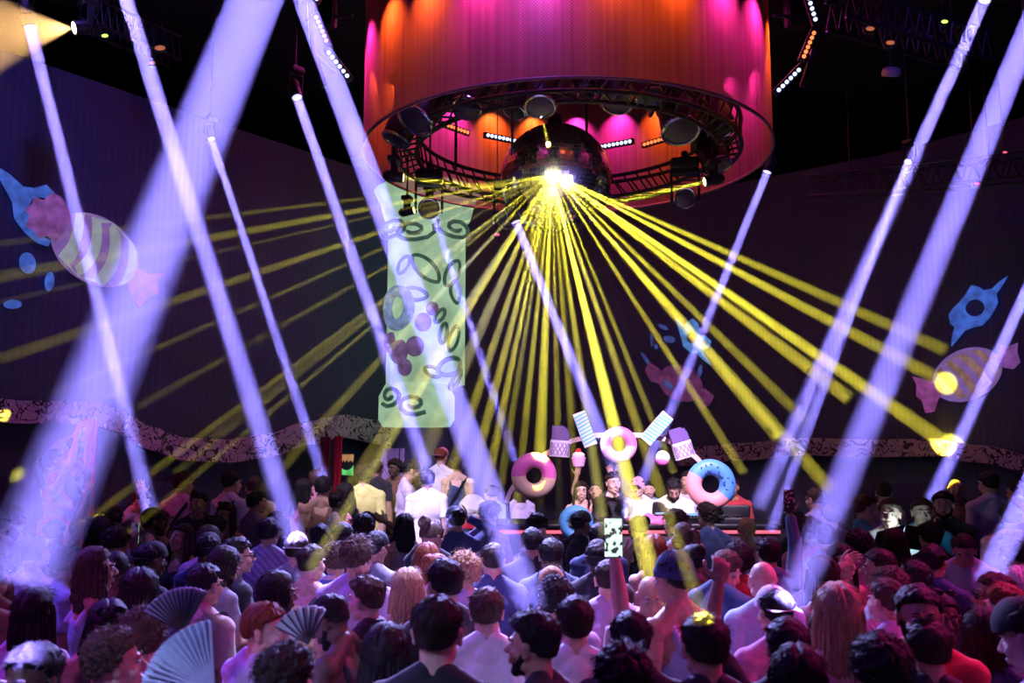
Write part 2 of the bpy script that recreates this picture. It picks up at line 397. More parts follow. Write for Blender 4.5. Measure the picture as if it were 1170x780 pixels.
def brim_mesh():
    mb = MB(); out = [(-.076, .02)] + [(.078 * math.sin(a), .10 + .075 * math.cos(a)) for a in (math.radians(k) for k in range(-85, 86, 10))] + [(.076, .02)]
    n = len(out); top = [Vector((x, y, .052 - 2.2 * x * x + .0)) for x, y in out]; mb.add([p for p in top] + [p - Vector((0, 0, .005)) for p in top], [tuple(range(n)), tuple(range(n, 2 * n))[::-1]] + [(i, n + i, n + (i + 1) % n, (i + 1) % n) for i in range(n)])
    return mb.mesh('brim', M_CAP)
def glasses_mesh():
    mb = MB()
    for s in (-1, 1):
        mb.ell((s * .034, .104, .004), (.028, .005, .020), Matrix.Rotation(s * -.2, 3, 'Z'), 18, 8)
        mb.cap((s * .062, .096, .01), (s * .084, -.01, .012), .003, .003, 6)
    mb.cap((-.01, .112, .010), (.01, .112, .010), .0035, .0035, 6)
    return mb.mesh('sunglasses', M_DARKGL)
def eye_mesh():
    mb = MB(); mb.ell((0, 0, 0), (.0125, .0115, .0075), n=14, m=8); mb.m = 1; mb.ell((0, .0080, 0), (.0055, .0045, .0055), n=10, m=6)
    return mb.mesh('eye', [M_EYE, M_DARKGL])
def brow_mesh(s):
    mb = MB(); mb.tube([(s * .014, .097, .030), (s * .030, .096, .035), (s * .047, .082, .030)], [.003, .004, .0015], 6); return mb.mesh('eyebrow', M_HAIR)
def beard_mesh():
    mb = MB(); nu, nv = 40, 24; rings = []
    for i in range(nv):
        a = -1.5 + 1.45 * i / (nv - 1); r = []
        for j in range(nu):
            t = PI * (-.12 + 1.24 * j / (nu - 1)); r.append((a, t))
        rings.append(r)
    for c, r in (((0, .030, -.076), (.055, .058, .040)), ((0, .072, -.100), (.026, .024, .022))): mb.ell(c, r)
    for s in (-1, 1): mb.cap((s * .068, .008, -.02), (s * .050, .04, -.07), .012, .018); 
    mb.cap((-.02, .104, -.047), (.02, .104, -.047), .005, .005, 8)
    return remesh(mb, 'beard', M_CURL, .006, 1, wr=.003)
def strap_mesh():
    mb = MB(); pts = []
    for k in range(25):
        t = 2 * PI * k / 24; pts.append(Vector((.168 * math.cos(t) * .9, .135 * math.sin(t), 1.25 + .25 * math.cos(t))))
    ring = []
    for i, p in enumerate(pts[:-1]):
        o = Vector((p.x, p.y, 0)).normalized(); tg = (pts[(i + 1) % 24] - pts[i - 1]).normalized(); w = tg.cross(o).normalized() * .016
        ring.append([p - w, p + w, p + w + o * .006, p - w + o * .006])
    mb.loft(ring + [ring[0]], False); return mb.mesh('bag_strap', M_BLACK)

CACHE = {}
def get(key, fn, *a):
    if key not in CACHE: CACHE[key] = fn(*a)
    return CACHE[key]
HAIRC = {'blk': (.012, .010, .012), 'brn': (.022, .012, .010), 'lbr': (.09, .055, .04), 'bln': (.50, .36, .20), 'gry': (.25, .24, .25), 'red': (.20, .05, .02), 'wht': (.75, .72, .75)}
SKINC = {'p': (.62, .40, .31), 't': (.42, .25, .17), 'd': (.10, .055, .038), 'o': (.50, .32, .24)}
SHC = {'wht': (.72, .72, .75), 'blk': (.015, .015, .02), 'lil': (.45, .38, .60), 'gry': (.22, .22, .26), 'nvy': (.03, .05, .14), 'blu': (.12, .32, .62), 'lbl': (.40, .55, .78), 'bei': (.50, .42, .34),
       'pnk': (.65, .25, .42), 'red': (.5, .04, .05), 'grn': (.10, .28, .14), 'yel': (.62, .62, .20), 'brn': (.16, .08, .05), 'den': (.12, .18, .32), 'tea': (.02, .22, .42)}  # yel: yellow light put into the colour of white tops
SMAT = {'stripe': M_STRIPE, 'print': M_PRINT, 'pins': M_PINS}
def make_person(x, y, base, scale, rz, sex, pose, hair, hc, skin, top, kind, pat=None, extras=(), label='', group=None):
    body, H, J = get(('b', pose, sex), body_mesh, pose, sex)
    o = link('person', body); tag(o, label, 'person', group); o.color = (*SKINC[skin], 1)
    o.location = (x, y, base); o.rotation_euler = (0, 0, rz); o.scale = (scale,) * 3
    def child(name, me, col=None, m=None, mats=None):
        c = link(name, me, o, m)
        if col: c.color = (*col, 1)
        return c
    if kind != 'none':
        sm = get(('s', pose, sex, kind), shirt_mesh, pose, sex, kind)
        nm = {'tee': 't_shirt', 'tank': 'tank_top', 'long': 'jacket', 'polo': 'polo_shirt'}[kind]
        c = child(nm, sm, SHC[top])
        if pat: c.material_slots[0].link = 'OBJECT'; c.material_slots[0].material = SMAT[pat]
    child('trousers', get(('t', sex), trouser_mesh, sex))
    for s in (-1, 1): child('shoe', get(('sh', s), shoe_mesh, s))
    sd = random.randint(0, 1)
    if hair == 'bald': pass
    elif hair in ('capf', 'capb', 'beanie'):
        child('hair', get(('h', 'fade', 0), hair_mesh, 'buzz', 0), HAIRC[hc], H)
        R = H @ Matrix.Rotation(PI if hair == 'capb' else 0, 4, 'Z') if hair != 'beanie' else H
        cc = link('beanie' if hair == 'beanie' else 'baseball_cap', get(('c', hair[:3]), cap_mesh, 'cap' if hair != 'beanie' else 'beanie'), o, R)
        ccol = next((e[4:] for e in extras if e.startswith('cap:')), 'blk'); cc.color = (*SHC[ccol], 1)
        if hair != 'beanie': b = link('brim', get('brim', brim_mesh), cc); b.color = cc.color
    else:
        child('hair', get(('h', hair, sd), hair_mesh, hair, sd), HAIRC[hc], H)
    facing = abs(((math.degrees(rz) + POSE[pose][4] + 180) % 360) - 180) > 35
    if facing:
        for s in (-1, 1):
            child('eye', get('eye', eye_mesh), None, H @ Matrix.Translation((s * .030, .0800, .007)))
            child('eyebrow', get(('br', s), brow_mesh, s), HAIRC[hc if hc != 'wht' else 'gry'], H)
    if 'glasses' in extras: child('sunglasses', get('gl', glasses_mesh), None, H)
    if 'glasstop' in extras: child('sunglasses', get('gl', glasses_mesh), None, H @ Matrix.Translation((0, -.028, .055)) @ Matrix.Rotation(.75, 4, 'X'))
    if 'beard' in extras: child('beard', get('beard', beard_mesh), HAIRC[hc], H)
    if 'strap' in extras: child('bag_strap', get('strap', strap_mesh))
    return o, J
# ------------------------------------------------------------------ room
WP = [(-10, 2.0), (-9, 4.2), (-7, 7), (-5.15, 9.4), (-3.8, 11.2), (-2.46, 12.9), (-.8, 14.2), (1.2, 14.6), (3.4, 14), (5.4, 12.4), (7.2, 10.2), (9, 7.5), (10.5, 4), (11, 2)]
WALLH = 6.45
def wall_at(u, v, off=.04):
    r = ray(u, v)
    for (ax, ay), (bx, by) in zip(WP, WP[1:]):
        ex, ey = bx - ax, by - ay; det = r.x * (-ey) + ex * r.y
        if abs(det) < 1e-9: continue
        t = (ax * (-ey) + ex * ay) / det; k = (r.x * ay - r.y * ax) / det
        if t > 0 and -1e-6 <= k <= 1 + 1e-6:
            nn = Vector((ey, -ex, 0)).normalized(); 
            if nn.dot(Vector((ax, ay, 0))) > 0: nn = -nn
            return Vector((0, 0, CAMZ)) + r * t + nn * off, nn
    return at(u, v, 12), Vector((0, -1, 0))
def struct(o): return tag(o, kind='structure')

def wall_mat():
    m, n, l, b = mat('dark_screen_wall')
    tc = n.new('ShaderNodeTexCoord'); w = n.new('ShaderNodeTexWave'); w.bands_direction = 'X'; w.inputs['Scale'].default_value = 6; w.inputs['Distortion'].default_value = .4
    l.new(tc.outputs['Object'], w.inputs['Vector']); cr = n.new('ShaderNodeValToRGB')
    cr.color_ramp.elements[0].color = (.036, .036, .095, 1); cr.color_ramp.elements[1].color = (.048, .046, .115, 1)
    l.new(w.outputs['Fac'], cr.inputs[0]); l.new(cr.outputs[0], b.inputs['Base Color']); b.inputs['Roughness'].default_value = .7
    return m
M_WALL = wall_mat()
M_CEIL = pmat('ceiling_black', (.02, .018, .04), .9)
M_FLOOR = pmat('dance_floor', (.03, .025, .035), .35, bump=.2, bscale=8)
def wall_seg(name, pts):
    mb = MB(); o = [Vector((x, y, 0)) for x, y in pts]; k = []
    for i, p in enumerate(o):
        d = (o[min(i + 1, len(o) - 1)] - o[max(i - 1, 0)]).normalized(); k.append(p + Vector((-d.y, d.x, 0)) * .18)
    up = Vector((0, 0, WALLH)); mb.loft([[p, q, q + up, p + up] for p, q in zip(o, k)])
    return struct(mb.build(name, M_WALL, smooth=False))
wall_seg('wall_left', WP[:6]); wall_seg('wall_back', WP[5:9]); wall_seg('wall_right', WP[8:])
mb = MB(); mb.box((0, 9, -.06), (28, 22, .12)); struct(mb.build('floor', M_FLOOR, smooth=False))
mb = MB(); mb.box((0, 9, 8.7), (30, 22, .2)); struct(mb.build('ceiling', M_CEIL, smooth=False))
mb = MB(); mb.box((0, 19, 4.3), (30, .2, 8.6)); struct(mb.build('wall_rear', M_CEIL, smooth=False))
for s_, n_ in ((-1, 'wall_outer_left'), (1, 'wall_outer_right')): mb = MB(); mb.box((s_ * 14, 9, 4.3), (.2, 20, 8.6)); struct(mb.build(n_, M_CEIL, smooth=False))
mb = MB(); mb.box((0, 11.2, .1), (19.0, 5.8, .2), bev=.02); mb.box((-3.8, 12.6, .225), (7.0, 3.2, .45), bev=.02); struct(mb.build('terrace', M_FLOOR, smooth=False))
# front of the ceiling: long steel I-beams
for y in (5.2, 8.2, 11.4):
    mb = MB(); mb.box((0, y, 8.3), (23.5, .18, .03)); mb.box((0, y, 8.58), (23.5, .18, .03)); mb.box((0, y, 8.44), (23.5, .03, .28)); struct(mb.build('trim_1' if y < 6 else 'trim_2' if y < 9 else 'trim_3', M_CEIL, smooth=False))

# wavy patterned border on the wall
def squiggle_mat(name, c1, c2):
    m, n, l, b = mat(name); tc = n.new('ShaderNodeTexCoord'); no = n.new('ShaderNodeTexNoise'); no.inputs['Scale'].default_value = 5.5; no.inputs['Detail'].default_value = 1.5
    no.inputs['Distortion'].default_value = 1.8
    l.new(tc.outputs['Object'], no.inputs['Vector'])
    s = n.new('ShaderNodeMath'); s.operation = 'SUBTRACT'; s.inputs[1].default_value = .5; l.new(no.outputs['Fac'], s.inputs[0])
    a = n.new('ShaderNodeMath'); a.operation = 'ABSOLUTE'; l.new(s.outputs[0], a.inputs[0])
    g = n.new('ShaderNodeMath'); g.operation = 'LESS_THAN'; g.inputs[1].default_value = .034; l.new(a.outputs[0], g.inputs[0])
    mx = n.new('ShaderNodeMix'); mx.data_type = 'RGBA'; mx.inputs[6].default_value = (*c1, 1); mx.inputs[7].default_value = (*c2, 1); l.new(g.outputs[0], mx.inputs[0])
    l.new(mx.outputs[2], b.inputs['Base Color']); b.inputs['Roughness'].default_value = .7
    return m
M_SQ = squiggle_mat('scribbled_border', (.62, .46, .60), (.02, .01, .03)); M_SQD = squiggle_mat('scribbled_border_dim', (.42, .30, .38), (.02, .01, .03))  # second tone: right band's weaker light put into its colour
def ribbon(name, pts, thick, m, off=.05):
    mb = MB(); rings = []; P = []
    for (u0, v0), (u1, v1) in zip(pts, pts[1:]):
        k = max(2, int((u1 - u0) / 8))
        for i in range(k): P.append((u0 + (u1 - u0) * i / k, v0 + (v1 - v0) * sstep(i / k)))
    P.append(pts[-1])
    for u, v in P:
        p, nn = wall_at(u, v, off); q, _ = wall_at(u, v + thick, off); q.x, q.y = p.x, p.y
        rings.append([p, q, q + nn * .12, p + nn * .12])
    mb.loft(rings); return mb.build(name, m, smooth=False)
tag(ribbon('wavy_border', [(-40, 452), (20, 458), (70, 458), (100, 460), (130, 468), (165, 488), (205, 500), (255, 502), (300, 496), (345, 482), (385, 474), (425, 480), (470, 505)], 26, M_SQ), 'wavy pinkish scribble-patterned border band along the left screen wall', 'wall border')
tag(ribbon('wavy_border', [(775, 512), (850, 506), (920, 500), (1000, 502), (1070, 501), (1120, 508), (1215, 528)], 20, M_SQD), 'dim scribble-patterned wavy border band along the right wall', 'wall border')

# graphics shown on the LED wall: thin lit panels hugging the wall
def emat(name, col, st, rough=.6, scale=9, var=.5):
    m, n, l, b = mat(name); tc = n.new('ShaderNodeTexCoord'); no = n.new('ShaderNodeTexNoise'); no.inputs['Scale'].default_value = scale
    l.new(tc.outputs['Object'], no.inputs['Vector']); mr = n.new('ShaderNodeMapRange'); mr.inputs[1].default_value = .35; mr.inputs[2].default_value = .65; mr.inputs[3].default_value = st * (1 - var); mr.inputs[4].default_value = st
    l.new(no.outputs['Fac'], mr.inputs[0]); l.new(mr.outputs[0], b.inputs['Emission Strength']); b.inputs['Emission Color'].default_value = (*col, 1)
    b.inputs['Base Color'].default_value = (.02, .02, .02, 1); b.inputs['Roughness'].default_value = rough
    return m
E_PURP = emat('screen_purple', (.42, .13, .62), .55); E_LAV = emat('screen_lavender', (.33, .17, .62), .55, var=.2); E_GREEN = emat('screen_pale_green', (.42, .46, .55), .62, var=.2)
E_BLUE = emat('screen_blue', (.06, .16, .75), .8); E_ORN = emat('screen_salmon', (.55, .28, .28), .5); E_PNK = emat('screen_pink', (.50, .10, .45), .55)
E_DPNK = emat('screen_dim_pink', (.30, .06, .26), .4); E_DBLU = emat('screen_dim_blue', (.08, .14, .55), .5); E_SKY = emat('screen_sky', (.10, .28, .70), .9)
def wallshape(name, pts, m, parent, off=.03, th=.03):
    n = len(pts); W = [wall_at(u, v, off) for u, v in pts]; mb = MB()
    vs = [w[0] for w in W] + [w[0] + w[1] * th for w in W]
    mb.add(vs, [tuple(range(n)), tuple(range(n, 2 * n))[::-1]] + [(i, n + i, n + (i + 1) % n, (i + 1) % n) for i in range(n)])
    o = mb.build(name, m, smooth=False); inv = parent.matrix_basis.inverted(); o.data.transform(inv); o.parent = parent
    return o
def oval(cx, cy, rx, ry, ang, n=36, a0=0, a1=360):
    c, s = math.cos(math.radians(ang)), math.sin(math.radians(ang)); out = []
    for i in range(n + (a1 - a0 < 360)):
        t = math.radians(a0 + (a1 - a0) * i / n); x, y = rx * math.cos(t), ry * math.sin(t); out.append((cx + x * c - y * s, cy + x * s + y * c))
    return out
def stripe(cx, cy, rx, ry, ang, x0, x1, bow=.25, tilt=.3):
    c, s = math.cos(math.radians(ang)), math.sin(math.radians(ang)); L = []; R = []
    for i in range(11):
        y = -1 + 2 * i / 10
        for lst, xx in ((L, x0), (R, x1)):
            x = xx + bow * (1 - y * y) * (1 if xx >= 0 else 1) + tilt * y * .6; m_ = math.sqrt(max(0, 1 - y * y)) * .985; x = max(-m_, min(m_, x))
            X, Y = x * rx, y * ry * .985; lst.append((cx + X * c - Y * s, cy + X * s + Y * c))
    return L + R[::-1]
def wthing(name, u, v, label, cat):
    p, nn = wall_at(u, v, 0); return thing(name, p, label, cat)
t = wthing('candy_graphic', 105, 285, 'large striped purple candy in twisted wrapper shown on far left of screen wall', 'screen graphic')
wallshape('candy_body', oval(106, 286, 54, 37, 33), E_LAV, t)
for a, b in ((-.85, -.62), (-.40, -.16), (.05, .32), (.52, .72)): wallshape('candy_stripe', stripe(106, 286, 54, 37, 33, a, b), E_GREEN, t, .055, .015)
wallshape('wrapper_end', [(79, 250), (70, 266), (60, 277), (52, 270), (42, 273), (36, 265), (26, 258), (31, 248), (25, 240), (34, 234), (36, 226), (47, 230), (56, 221), (66, 226), (75, 236)], E_PURP, t, .05, .02)
wallshape('wrapper_end', [(140, 316), (152, 306), (166, 314), (184, 313), (176, 324), (178, 336), (166, 340), (156, 352), (148, 340)], E_PNK, t, .05, .02)
wallshape('candy_shine', oval(78, 290, 7, 14, 30), E_GREEN, t, .07, .012); wallshape('candy_shine', oval(88, 284, 5, 8, 20), E_ORN, t, .07, .012)
t = wthing('splash_graphic', 45, 240, 'blue liquid splash graphic wrapped round the left candy on the screen', 'screen graphic')
wallshape('splash', [(-8, 190), (8, 200), (24, 214), (36, 216), (50, 212), (60, 222), (58, 228), (44, 226), (34, 228), (30, 238), (34, 246), (28, 256), (40, 268), (56, 276), (52, 282), (40, 278), (26, 266), (14, 250), (12, 232), (-2, 206)], E_BLUE, t, .04, .02)
for c in ((29, 301, 9, 12, -15), (54, 322, 5, 11, 5), (12, 348, 10, 5, 0)): wallshape('droplet', oval(*c), E_BLUE, t, .04, .02)
t = wthing('candy_graphic', 1100, 430, 'striped purple and salmon wrapped candy shown on right side of screen wall', 'screen graphic')
wallshape('candy_body', oval(1107, 428, 41, 29, -24), E_LAV, t)
wallshape('candy_body_base', oval(1107, 428, 40, 28, -24, 20, 30, 190), E_ORN, t, .045, .01)
for a, b in ((-.72, -.50), (-.30, -.08), (.12, .36), (.55, .75)): wallshape('candy_stripe', stripe(1107, 428, 41, 26, -24, a, b, .1, .35), E_ORN, t, .057, .012)
wallshape('wrapper_end', [(1075, 437), (1060, 434), (1045, 430), (1050, 440), (1049, 452), (1056, 458), (1060, 472), (1070, 470), (1074, 456), (1080, 448)], E_PNK, t, .05, .02)
wallshape('wrapper_end', [(1140, 410), (1146, 394), (1154, 396), (1165, 392), (1164, 402), (1168, 414), (1160, 422), (1148, 420)], E_PURP, t, .05, .02)
def ring_graphic(u, v, label, pts, hole, m, extra=()):
    t = wthing('splash_ring_graphic', u, v, label, 'screen graphic')
    W = [wall_at(x, y, .04) for x, y in pts]; cx = sum(h[0] for h in hole) / len(hole); cy_ = sum(h[1] for h in hole) / len(hole); rx = max(h[0] for h in hole) - cx; ry = max(h[1] for h in hole) - cy_
    hi = [wall_at(cx + rx * math.cos(a), cy_ + ry * math.sin(a), .04) for a in (math.atan2(y - cy_, x - cx) for x, y in pts)]; mb = MB()
    mb.loft([[q[0] for q in (w, w2, h2, h)] for w, w2, h2, h in zip(W, [(w[0] + w[1] * .02,) for w in W], [(h[0] + h[1] * .02,) for h in hi], hi)] + [[W[0][0], W[0][0] + W[0][1] * .02, hi[0][0] + hi[0][1] * .02, hi[0][0]]], False)
    o = mb.build('splash_ring', m, smooth=False); o.data.transform(t.matrix_basis.inverted()); o.parent = t
    for e in extra: wallshape('droplet', e, m, t, .04, .02)
ring_graphic(1115, 350, 'blue star-like splash ring above the right candy on screen wall', [(1086, 360), (1092, 352), (1098, 346), (1106, 336), (1112, 326), (1120, 328), (1126, 332), (1136, 330), (1144, 322), (1153, 316), (1146, 328), (1140, 336), (1142, 346), (1138, 354), (1132, 364), (1124, 372), (1114, 374), (1104, 378), (1096, 388), (1089, 396), (1090, 384), (1093, 374), (1088, 370)], oval(1116, 352, 12, 9, -30, 16)[::-1], E_BLUE)
wallshape('droplet', oval(1172, 346, 6, 12, 0), E_BLUE, wthing('droplet_graphic', 1172, 346, 'blue droplet graphic at far right edge of screen wall', 'screen graphic'))
ring_graphic(790, 390, 'pale blue splash ring on the back screen under the mirror ball, right', [(772, 362), (782, 372), (786, 368), (792, 364), (798, 370), (800, 382), (806, 384), (813, 390), (810, 398), (804, 400), (808, 408), (813, 418), (804, 412), (796, 404), (788, 402), (781, 396), (779, 388), (776, 378)], oval(791, 386, 6, 7, 20, 12)[::-1], E_SKY)
t = wthing('candy_graphic', 785, 440, 'dim magenta wrapped candy on the back screen behind the DJ booth', 'screen graphic')
wallshape('candy_body', oval(778, 438, 26, 20, 25), E_DPNK, t); wallshape('wrapper_end', [(796, 446), (806, 444), (816, 452), (812, 462), (802, 468), (796, 458)], E_DPNK, t, .05, .02)
wallshape('candy_glint', oval(764, 440, 3, 8, -50), E_DBLU, t, .06, .01); wallshape('wrapper_end', [(758, 440), (744, 436), (737, 424), (742, 414), (752, 420), (760, 428)], E_DPNK, t, .05, .02)
t = wthing('splash_graphic', 745, 400, 'thin blue splash outline on the back screen left of the magenta candy', 'screen graphic')
for c in ((765, 388, 7, 4, 10), (758, 374, 6, 2.5, 25), (745, 388, 1.6, 8, 0), (738, 410, 2, 9, -35), (750, 396, 2, 3, 0), (800, 424, 2.5, 7, 10)): wallshape('droplet', oval(*c), E_DBLU, t, .04, .02)

# patterned pillar
M_PILL = emat('pillar_glow', (.40, .62, .40), .85, scale=3, var=.35); M_PDK = emat('pillar_dark_green', (.07, .17, .12), .55); M_PIL2 = emat('pillar_blue', (.30, .42, .75), .6); M_PIL3 = emat('pillar_violet', (.30, .16, .42), .5)  # projector light on the pillar is put into its surface as emission
PC = at(487, 360, 12.6); PR = .56; zt = at(487, 252, 12.6).z; zb = at(487, 440, 12.6).z
pil = thing('patterned_pillar', (PC.x, PC.y, 0.45), 'tall pale green pillar with dark green leaf outlines, left of mirror ball', 'pillar')
mb = MB(); mb.lathe([(PR, zb - .45), (PR, zt - .45)], None, 48); mb.build('shaft', M_PILL, pil)
mb = MB(); mb.lathe([(PR * .85, 0), (PR * .85, zb - .45 - .62)], None, 32); mb.build('plinth', M_WALL, pil)
mb = MB(); mb.lathe([(PR * .85, zb - .45 - .60), (PR * .96, zb - .95), (PR * .96, zb - .62), (PR * .8, zb - .45)], Matrix.Translation((-.12, 0, 0)), 40); mb.build('lower_block', M_PILL, pil)
mb = MB(); mb.lathe([(PR, zt - .46), (PR * 1.12, zt - .40), (PR * 1.22, zt - .18), (PR * 1.38, zt), (PR * 1.2, zt + .06)], None, 48); mb.build('capital', M_PILL, pil)
def onpil(u, v, r):
    a = max(-1.4, min(1.4, (u - 487) / 47 * 1.15)); z = at(487, v, 12.6 - PR).z - .45
    return Vector((r * math.sin(a) , -r * math.cos(a), z))
def pcurve(pts, w, m=M_PDK, r=PR, name='leaf_outline', closed=True):
    mb = MB(); P = [onpil(u, v, r * 1.0) for u, v in pts]; mb.tube(P, w, 8, closed=closed); return mb.build(name, m, pil)
def leaf(u, v, L, W, ang, w=.028, r=PR):
    c, s = math.cos(math.radians(ang)), math.sin(math.radians(ang)); P = []
    for i in range(24):
        t = 2 * PI * i / 24; x = L * math.cos(t); y = W * math.sin(t) * abs(math.sin(t)) ** .3; P.append((u + x * c - y * s, v + x * s + y * c))
    pcurve(P, w, r=r)
leaf(490, 305, 20, 9, 50); leaf(520, 308, 18, 8, -62); leaf(478, 335, 14, 7, 10); leaf(524, 330, 13, 7, 80); leaf(522, 385, 16, 6, -70); leaf(509, 380, 12, 4, -80); leaf(518, 418, 16, 9, -25, .035); leaf(466, 300, 11, 6, -60)
leaf(505, 360, 9, 4, -60); leaf(498, 425, 9, 5, 30); leaf(526, 432, 14, 4, -55, .035)
RC = PR * 1.22
for u, v, s in ((458, 262, 1), (478, 268, -1), (518, 262, 1)):
    P = [(u + s * (3 + 1.1 * k) * math.cos(k * .62), v - 6 + (2 + .75 * k) * math.sin(k * .62)) for k in range(17)]; pcurve(P, .03, r=RC, closed=False, name='scroll')
for u, v, s in ((455, 452, 1), (480, 462, -1)):
    P = [(u + s * (3 + .9 * k) * math.cos(k * .62), v + (2 + .8 * k) * math.sin(k * .62)) for k in range(15)]; pcurve(P, .03, r=PR * 1.14, closed=False, name='scroll')
mb = MB(); mb.tube([onpil(459 + 15 * math.cos(t), 350 + 20 * math.sin(t), PR * 1.02) for t in (2 * PI * k / 26 for k in range(26))], .085, 10, closed=True); mb.build('blue_ring', M_PIL2, pil)
mb = MB()
for u, v, r in ((450, 390, .14), (464, 402, .16), (480, 396, .13), (488, 368, .12), (497, 352, .09), (470, 420, .11)): mb.ell(onpil(u, v, PR), (r, .07, r * 1.1))
mb.build('violet_blobs', M_PIL3, pil)

# ------------------------------------------------------------------ lamps, beams
def wash(p, aim, col, e, size, dia=.18):
    l = bpy.data.lights.new('wash_light', 'AREA'); l.shape = 'DISK'; l.size = dia; l.spread = math.radians(size); l.color = col
    l.energy = e * (1 - math.cos(math.radians(size / 2))) / 2; p = Vector(p)
    link('wash_light', l, None, Matrix.Translation(p) @ (Vector(aim) - p).to_track_quat('-Z', 'Y').to_matrix().to_4x4())
def haze(name, dens):
    m = bpy.data.materials.new(name); m.use_nodes = True; n = m.node_tree.nodes; n.clear()
    o = n.new('ShaderNodeOutputMaterial'); s = n.new('ShaderNodeVolumeScatter'); s.inputs['Density'].default_value = dens; s.inputs['Color'].default_value = (1, 1, 1, 1)
    m.node_tree.links.new(s.outputs[0], o.inputs['Volume']); return m
M_HAZE = haze('haze', .12)
E_LENS = emat('beam_lens', (.6, .55, 1), 1.5, var=.1); E_LENSY = emat('yellow_lens', (1, .85, .25), 6, var=.1); M_LENSD = pmat('violet_glass_lens', (.02, .008, .05), .4)
def fixture_meshes(lens, key):
    """moving head: local -Z is the aim, yoke above"""
    b = MB(); b.lathe([(.085, -.16), (.095, -.13), (.095, -.02), (.10, .06), (.085, .15), (.05, .19)], None, 24)
    for k in range(5): b.lathe([(.101, -.01 + k * .03), (.104, -.005 + k * .03), (.104, .003 + k * .03), (.101, .008 + k * .03)], None, 24)
    r = MB(); r.tube([(.088 * math.cos(t), .088 * math.sin(t), -.165) for t in (2 * PI * k / 24 for k in range(24))], .012, 8, closed=True)
    l = MB(); l.lathe([(.08, -.150), (.078, -.168), (.05, -.176), (.001, -.180)], None, 24)
    return b.mesh('lamp_head', M_BLKMET), r.mesh('lens_ring', M_CHROME if key == 'chrome' else M_BLKMET), l.mesh('lens', lens)
def yoke_mesh():
    y = MB()
    for s in (-1, 1): y.box((s * .125, 0, .10), (.025, .09, .28), bev=.01)
    y.box((0, 0, .24), (.275, .10, .04), bev=.01); y.box((0, 0, .31), (.26, .22, .10), bev=.02); y.cap((0, 0, .35), (0, 0, .44), .03, .03, flat=True)
    return y.mesh('yoke', M_BLKMET)
def moving_head(pos, aim, label, cat='stage light', sc=1.0, lens=E_LENS, key='', rod=None, group=None, back=.17):
    """pos = lens centre"""
    d = (Vector(aim) - Vector(pos)).normalized(); c = Vector(pos) - d * back * sc
    t = thing('moving_head_light', c, label, cat, group); t.scale = (sc,) * 3
    q = d.to_track_quat('-Z', 'Y').to_matrix().to_4x4(); yaw = math.atan2(d.y, d.x) + PI / 2
    hb, hr, hl = get(('fx', lens.name, key), fixture_meshes, lens, key); h = link('lamp_head', hb, t, q); link('lens_ring', hr, h); link('lens', hl, h)
    link('yoke', get('yoke', yoke_mesh), t, Matrix.Rotation(yaw, 4, 'Z'))
    if rod:
        mb = MB(); mb.cap((0, 0, .40), (0, 0, (rod - c.z) / sc), .022, .022, 8, flat=True); mb.build('hanging_rod', M_BLKMET, t)
    return t
BEAMC = (.27, .22, 1.0)
def beam(a, b, ra, rb, col, k, label, name='light_beam', fac=1.0, m=None, cat='light beam', group=None, soft=1.7):
    d = b - a; L = d.length; z = d.normalized(); q = z.to_track_quat('Z', 'Y').to_matrix(); mb = MB()
    mb.cap((0, 0, 0), (0, 0, L), ra * 1.02, rb * 1.02, 24, flat=True)
    o = mb.build(name, m or M_HAZE); o.matrix_basis = Matrix.Translation(a) @ q.to_4x4(); tag(o, label, cat, group)
    l = bpy.data.lights.new('lamp', 'AREA'); l.shape = 'DISK'; l.size = 2 * ra; l.spread = max(.012, 2 * math.atan((rb - ra) / L) * soft); l.color = col
    rm = ra * .5 + rb * .5; l.energy = k * PI * rm * rm * fac
    lo = link('lamp', l, None, Matrix.Translation(a - z * .004) @ z.to_track_quat('-Z', 'Y').to_matrix().to_4x4())
    return o
BEAMS = [  # top u, v, depth, radius px; bottom u, v, depth, radius px; strength; label
    (35, 33, 8.2, 6.5, 173, 590, 8.0, 11, 1.0, 'narrow violet light beam at far left, running down past striped candy'),
    (140, -15, 8.0, 8, 338, 620, 6.0, 15, 1.0, 'violet light beam from top left slanting down right behind the broadest beam'),
    (300, -20, 3.2, 29, 22, 665, 2.7, 50, .62, 'broadest soft violet light beam, close by, leaning down to the left'),
    (242, 160, 11, 4, 374, 560, 9.4, 8, 1.0, 'thin violet light beam starting mid-height, ending near the red curtains'),
    (340, 113, 9, 5.5, 511, 604, 7.2, 11, 1.1, 'bright slim light beam left of the pillar, ending at white shirts'),
    (339, -20, 6.5, 11.5, 610, 700, 4.2, 20, 1.0, 'thick violet light beam crossing the green pillar down to the centre crowd'),
    (494, 241, 11.0, 4, 600, 560, 10.3, 7, .7, 'faint short light beam in front of the green pillar'),
    (590, 255, 9.4, 5, 724, 585, 8.8, 10, 1.0, 'violet light beam starting under the mirror ball towards the DJ'),
    (876, 198, 10.5, 4.5, 731, 556, 9.9, 8, .9, 'slim light beam right of the mirror ball leaning down left to the DJ booth'),
    (1124, 2, 7.5, 6.5, 866, 580, 6.6, 12.5, 1.0, 'long violet light beam from top right down to the raised phone'),
    (1037, 186, 10, 4, 880, 606, 7.9, 8, 1.0, 'thin light beam running just beside the long top right beam'),
    (1200, -25, 5, 13, 903, 695, 3.9, 22, .8, 'thick violet light beam on the right falling through the right wall border'),
    (1190, 294, 9.5, 6, 1063, 575, 8.6, 10, .9, 'slim light beam over the right candy graphic'),
    (1196, 520, 5.2, 13, 1128, 664, 4.7, 17, .8, 'short violet light beam at the lower right edge'),
]
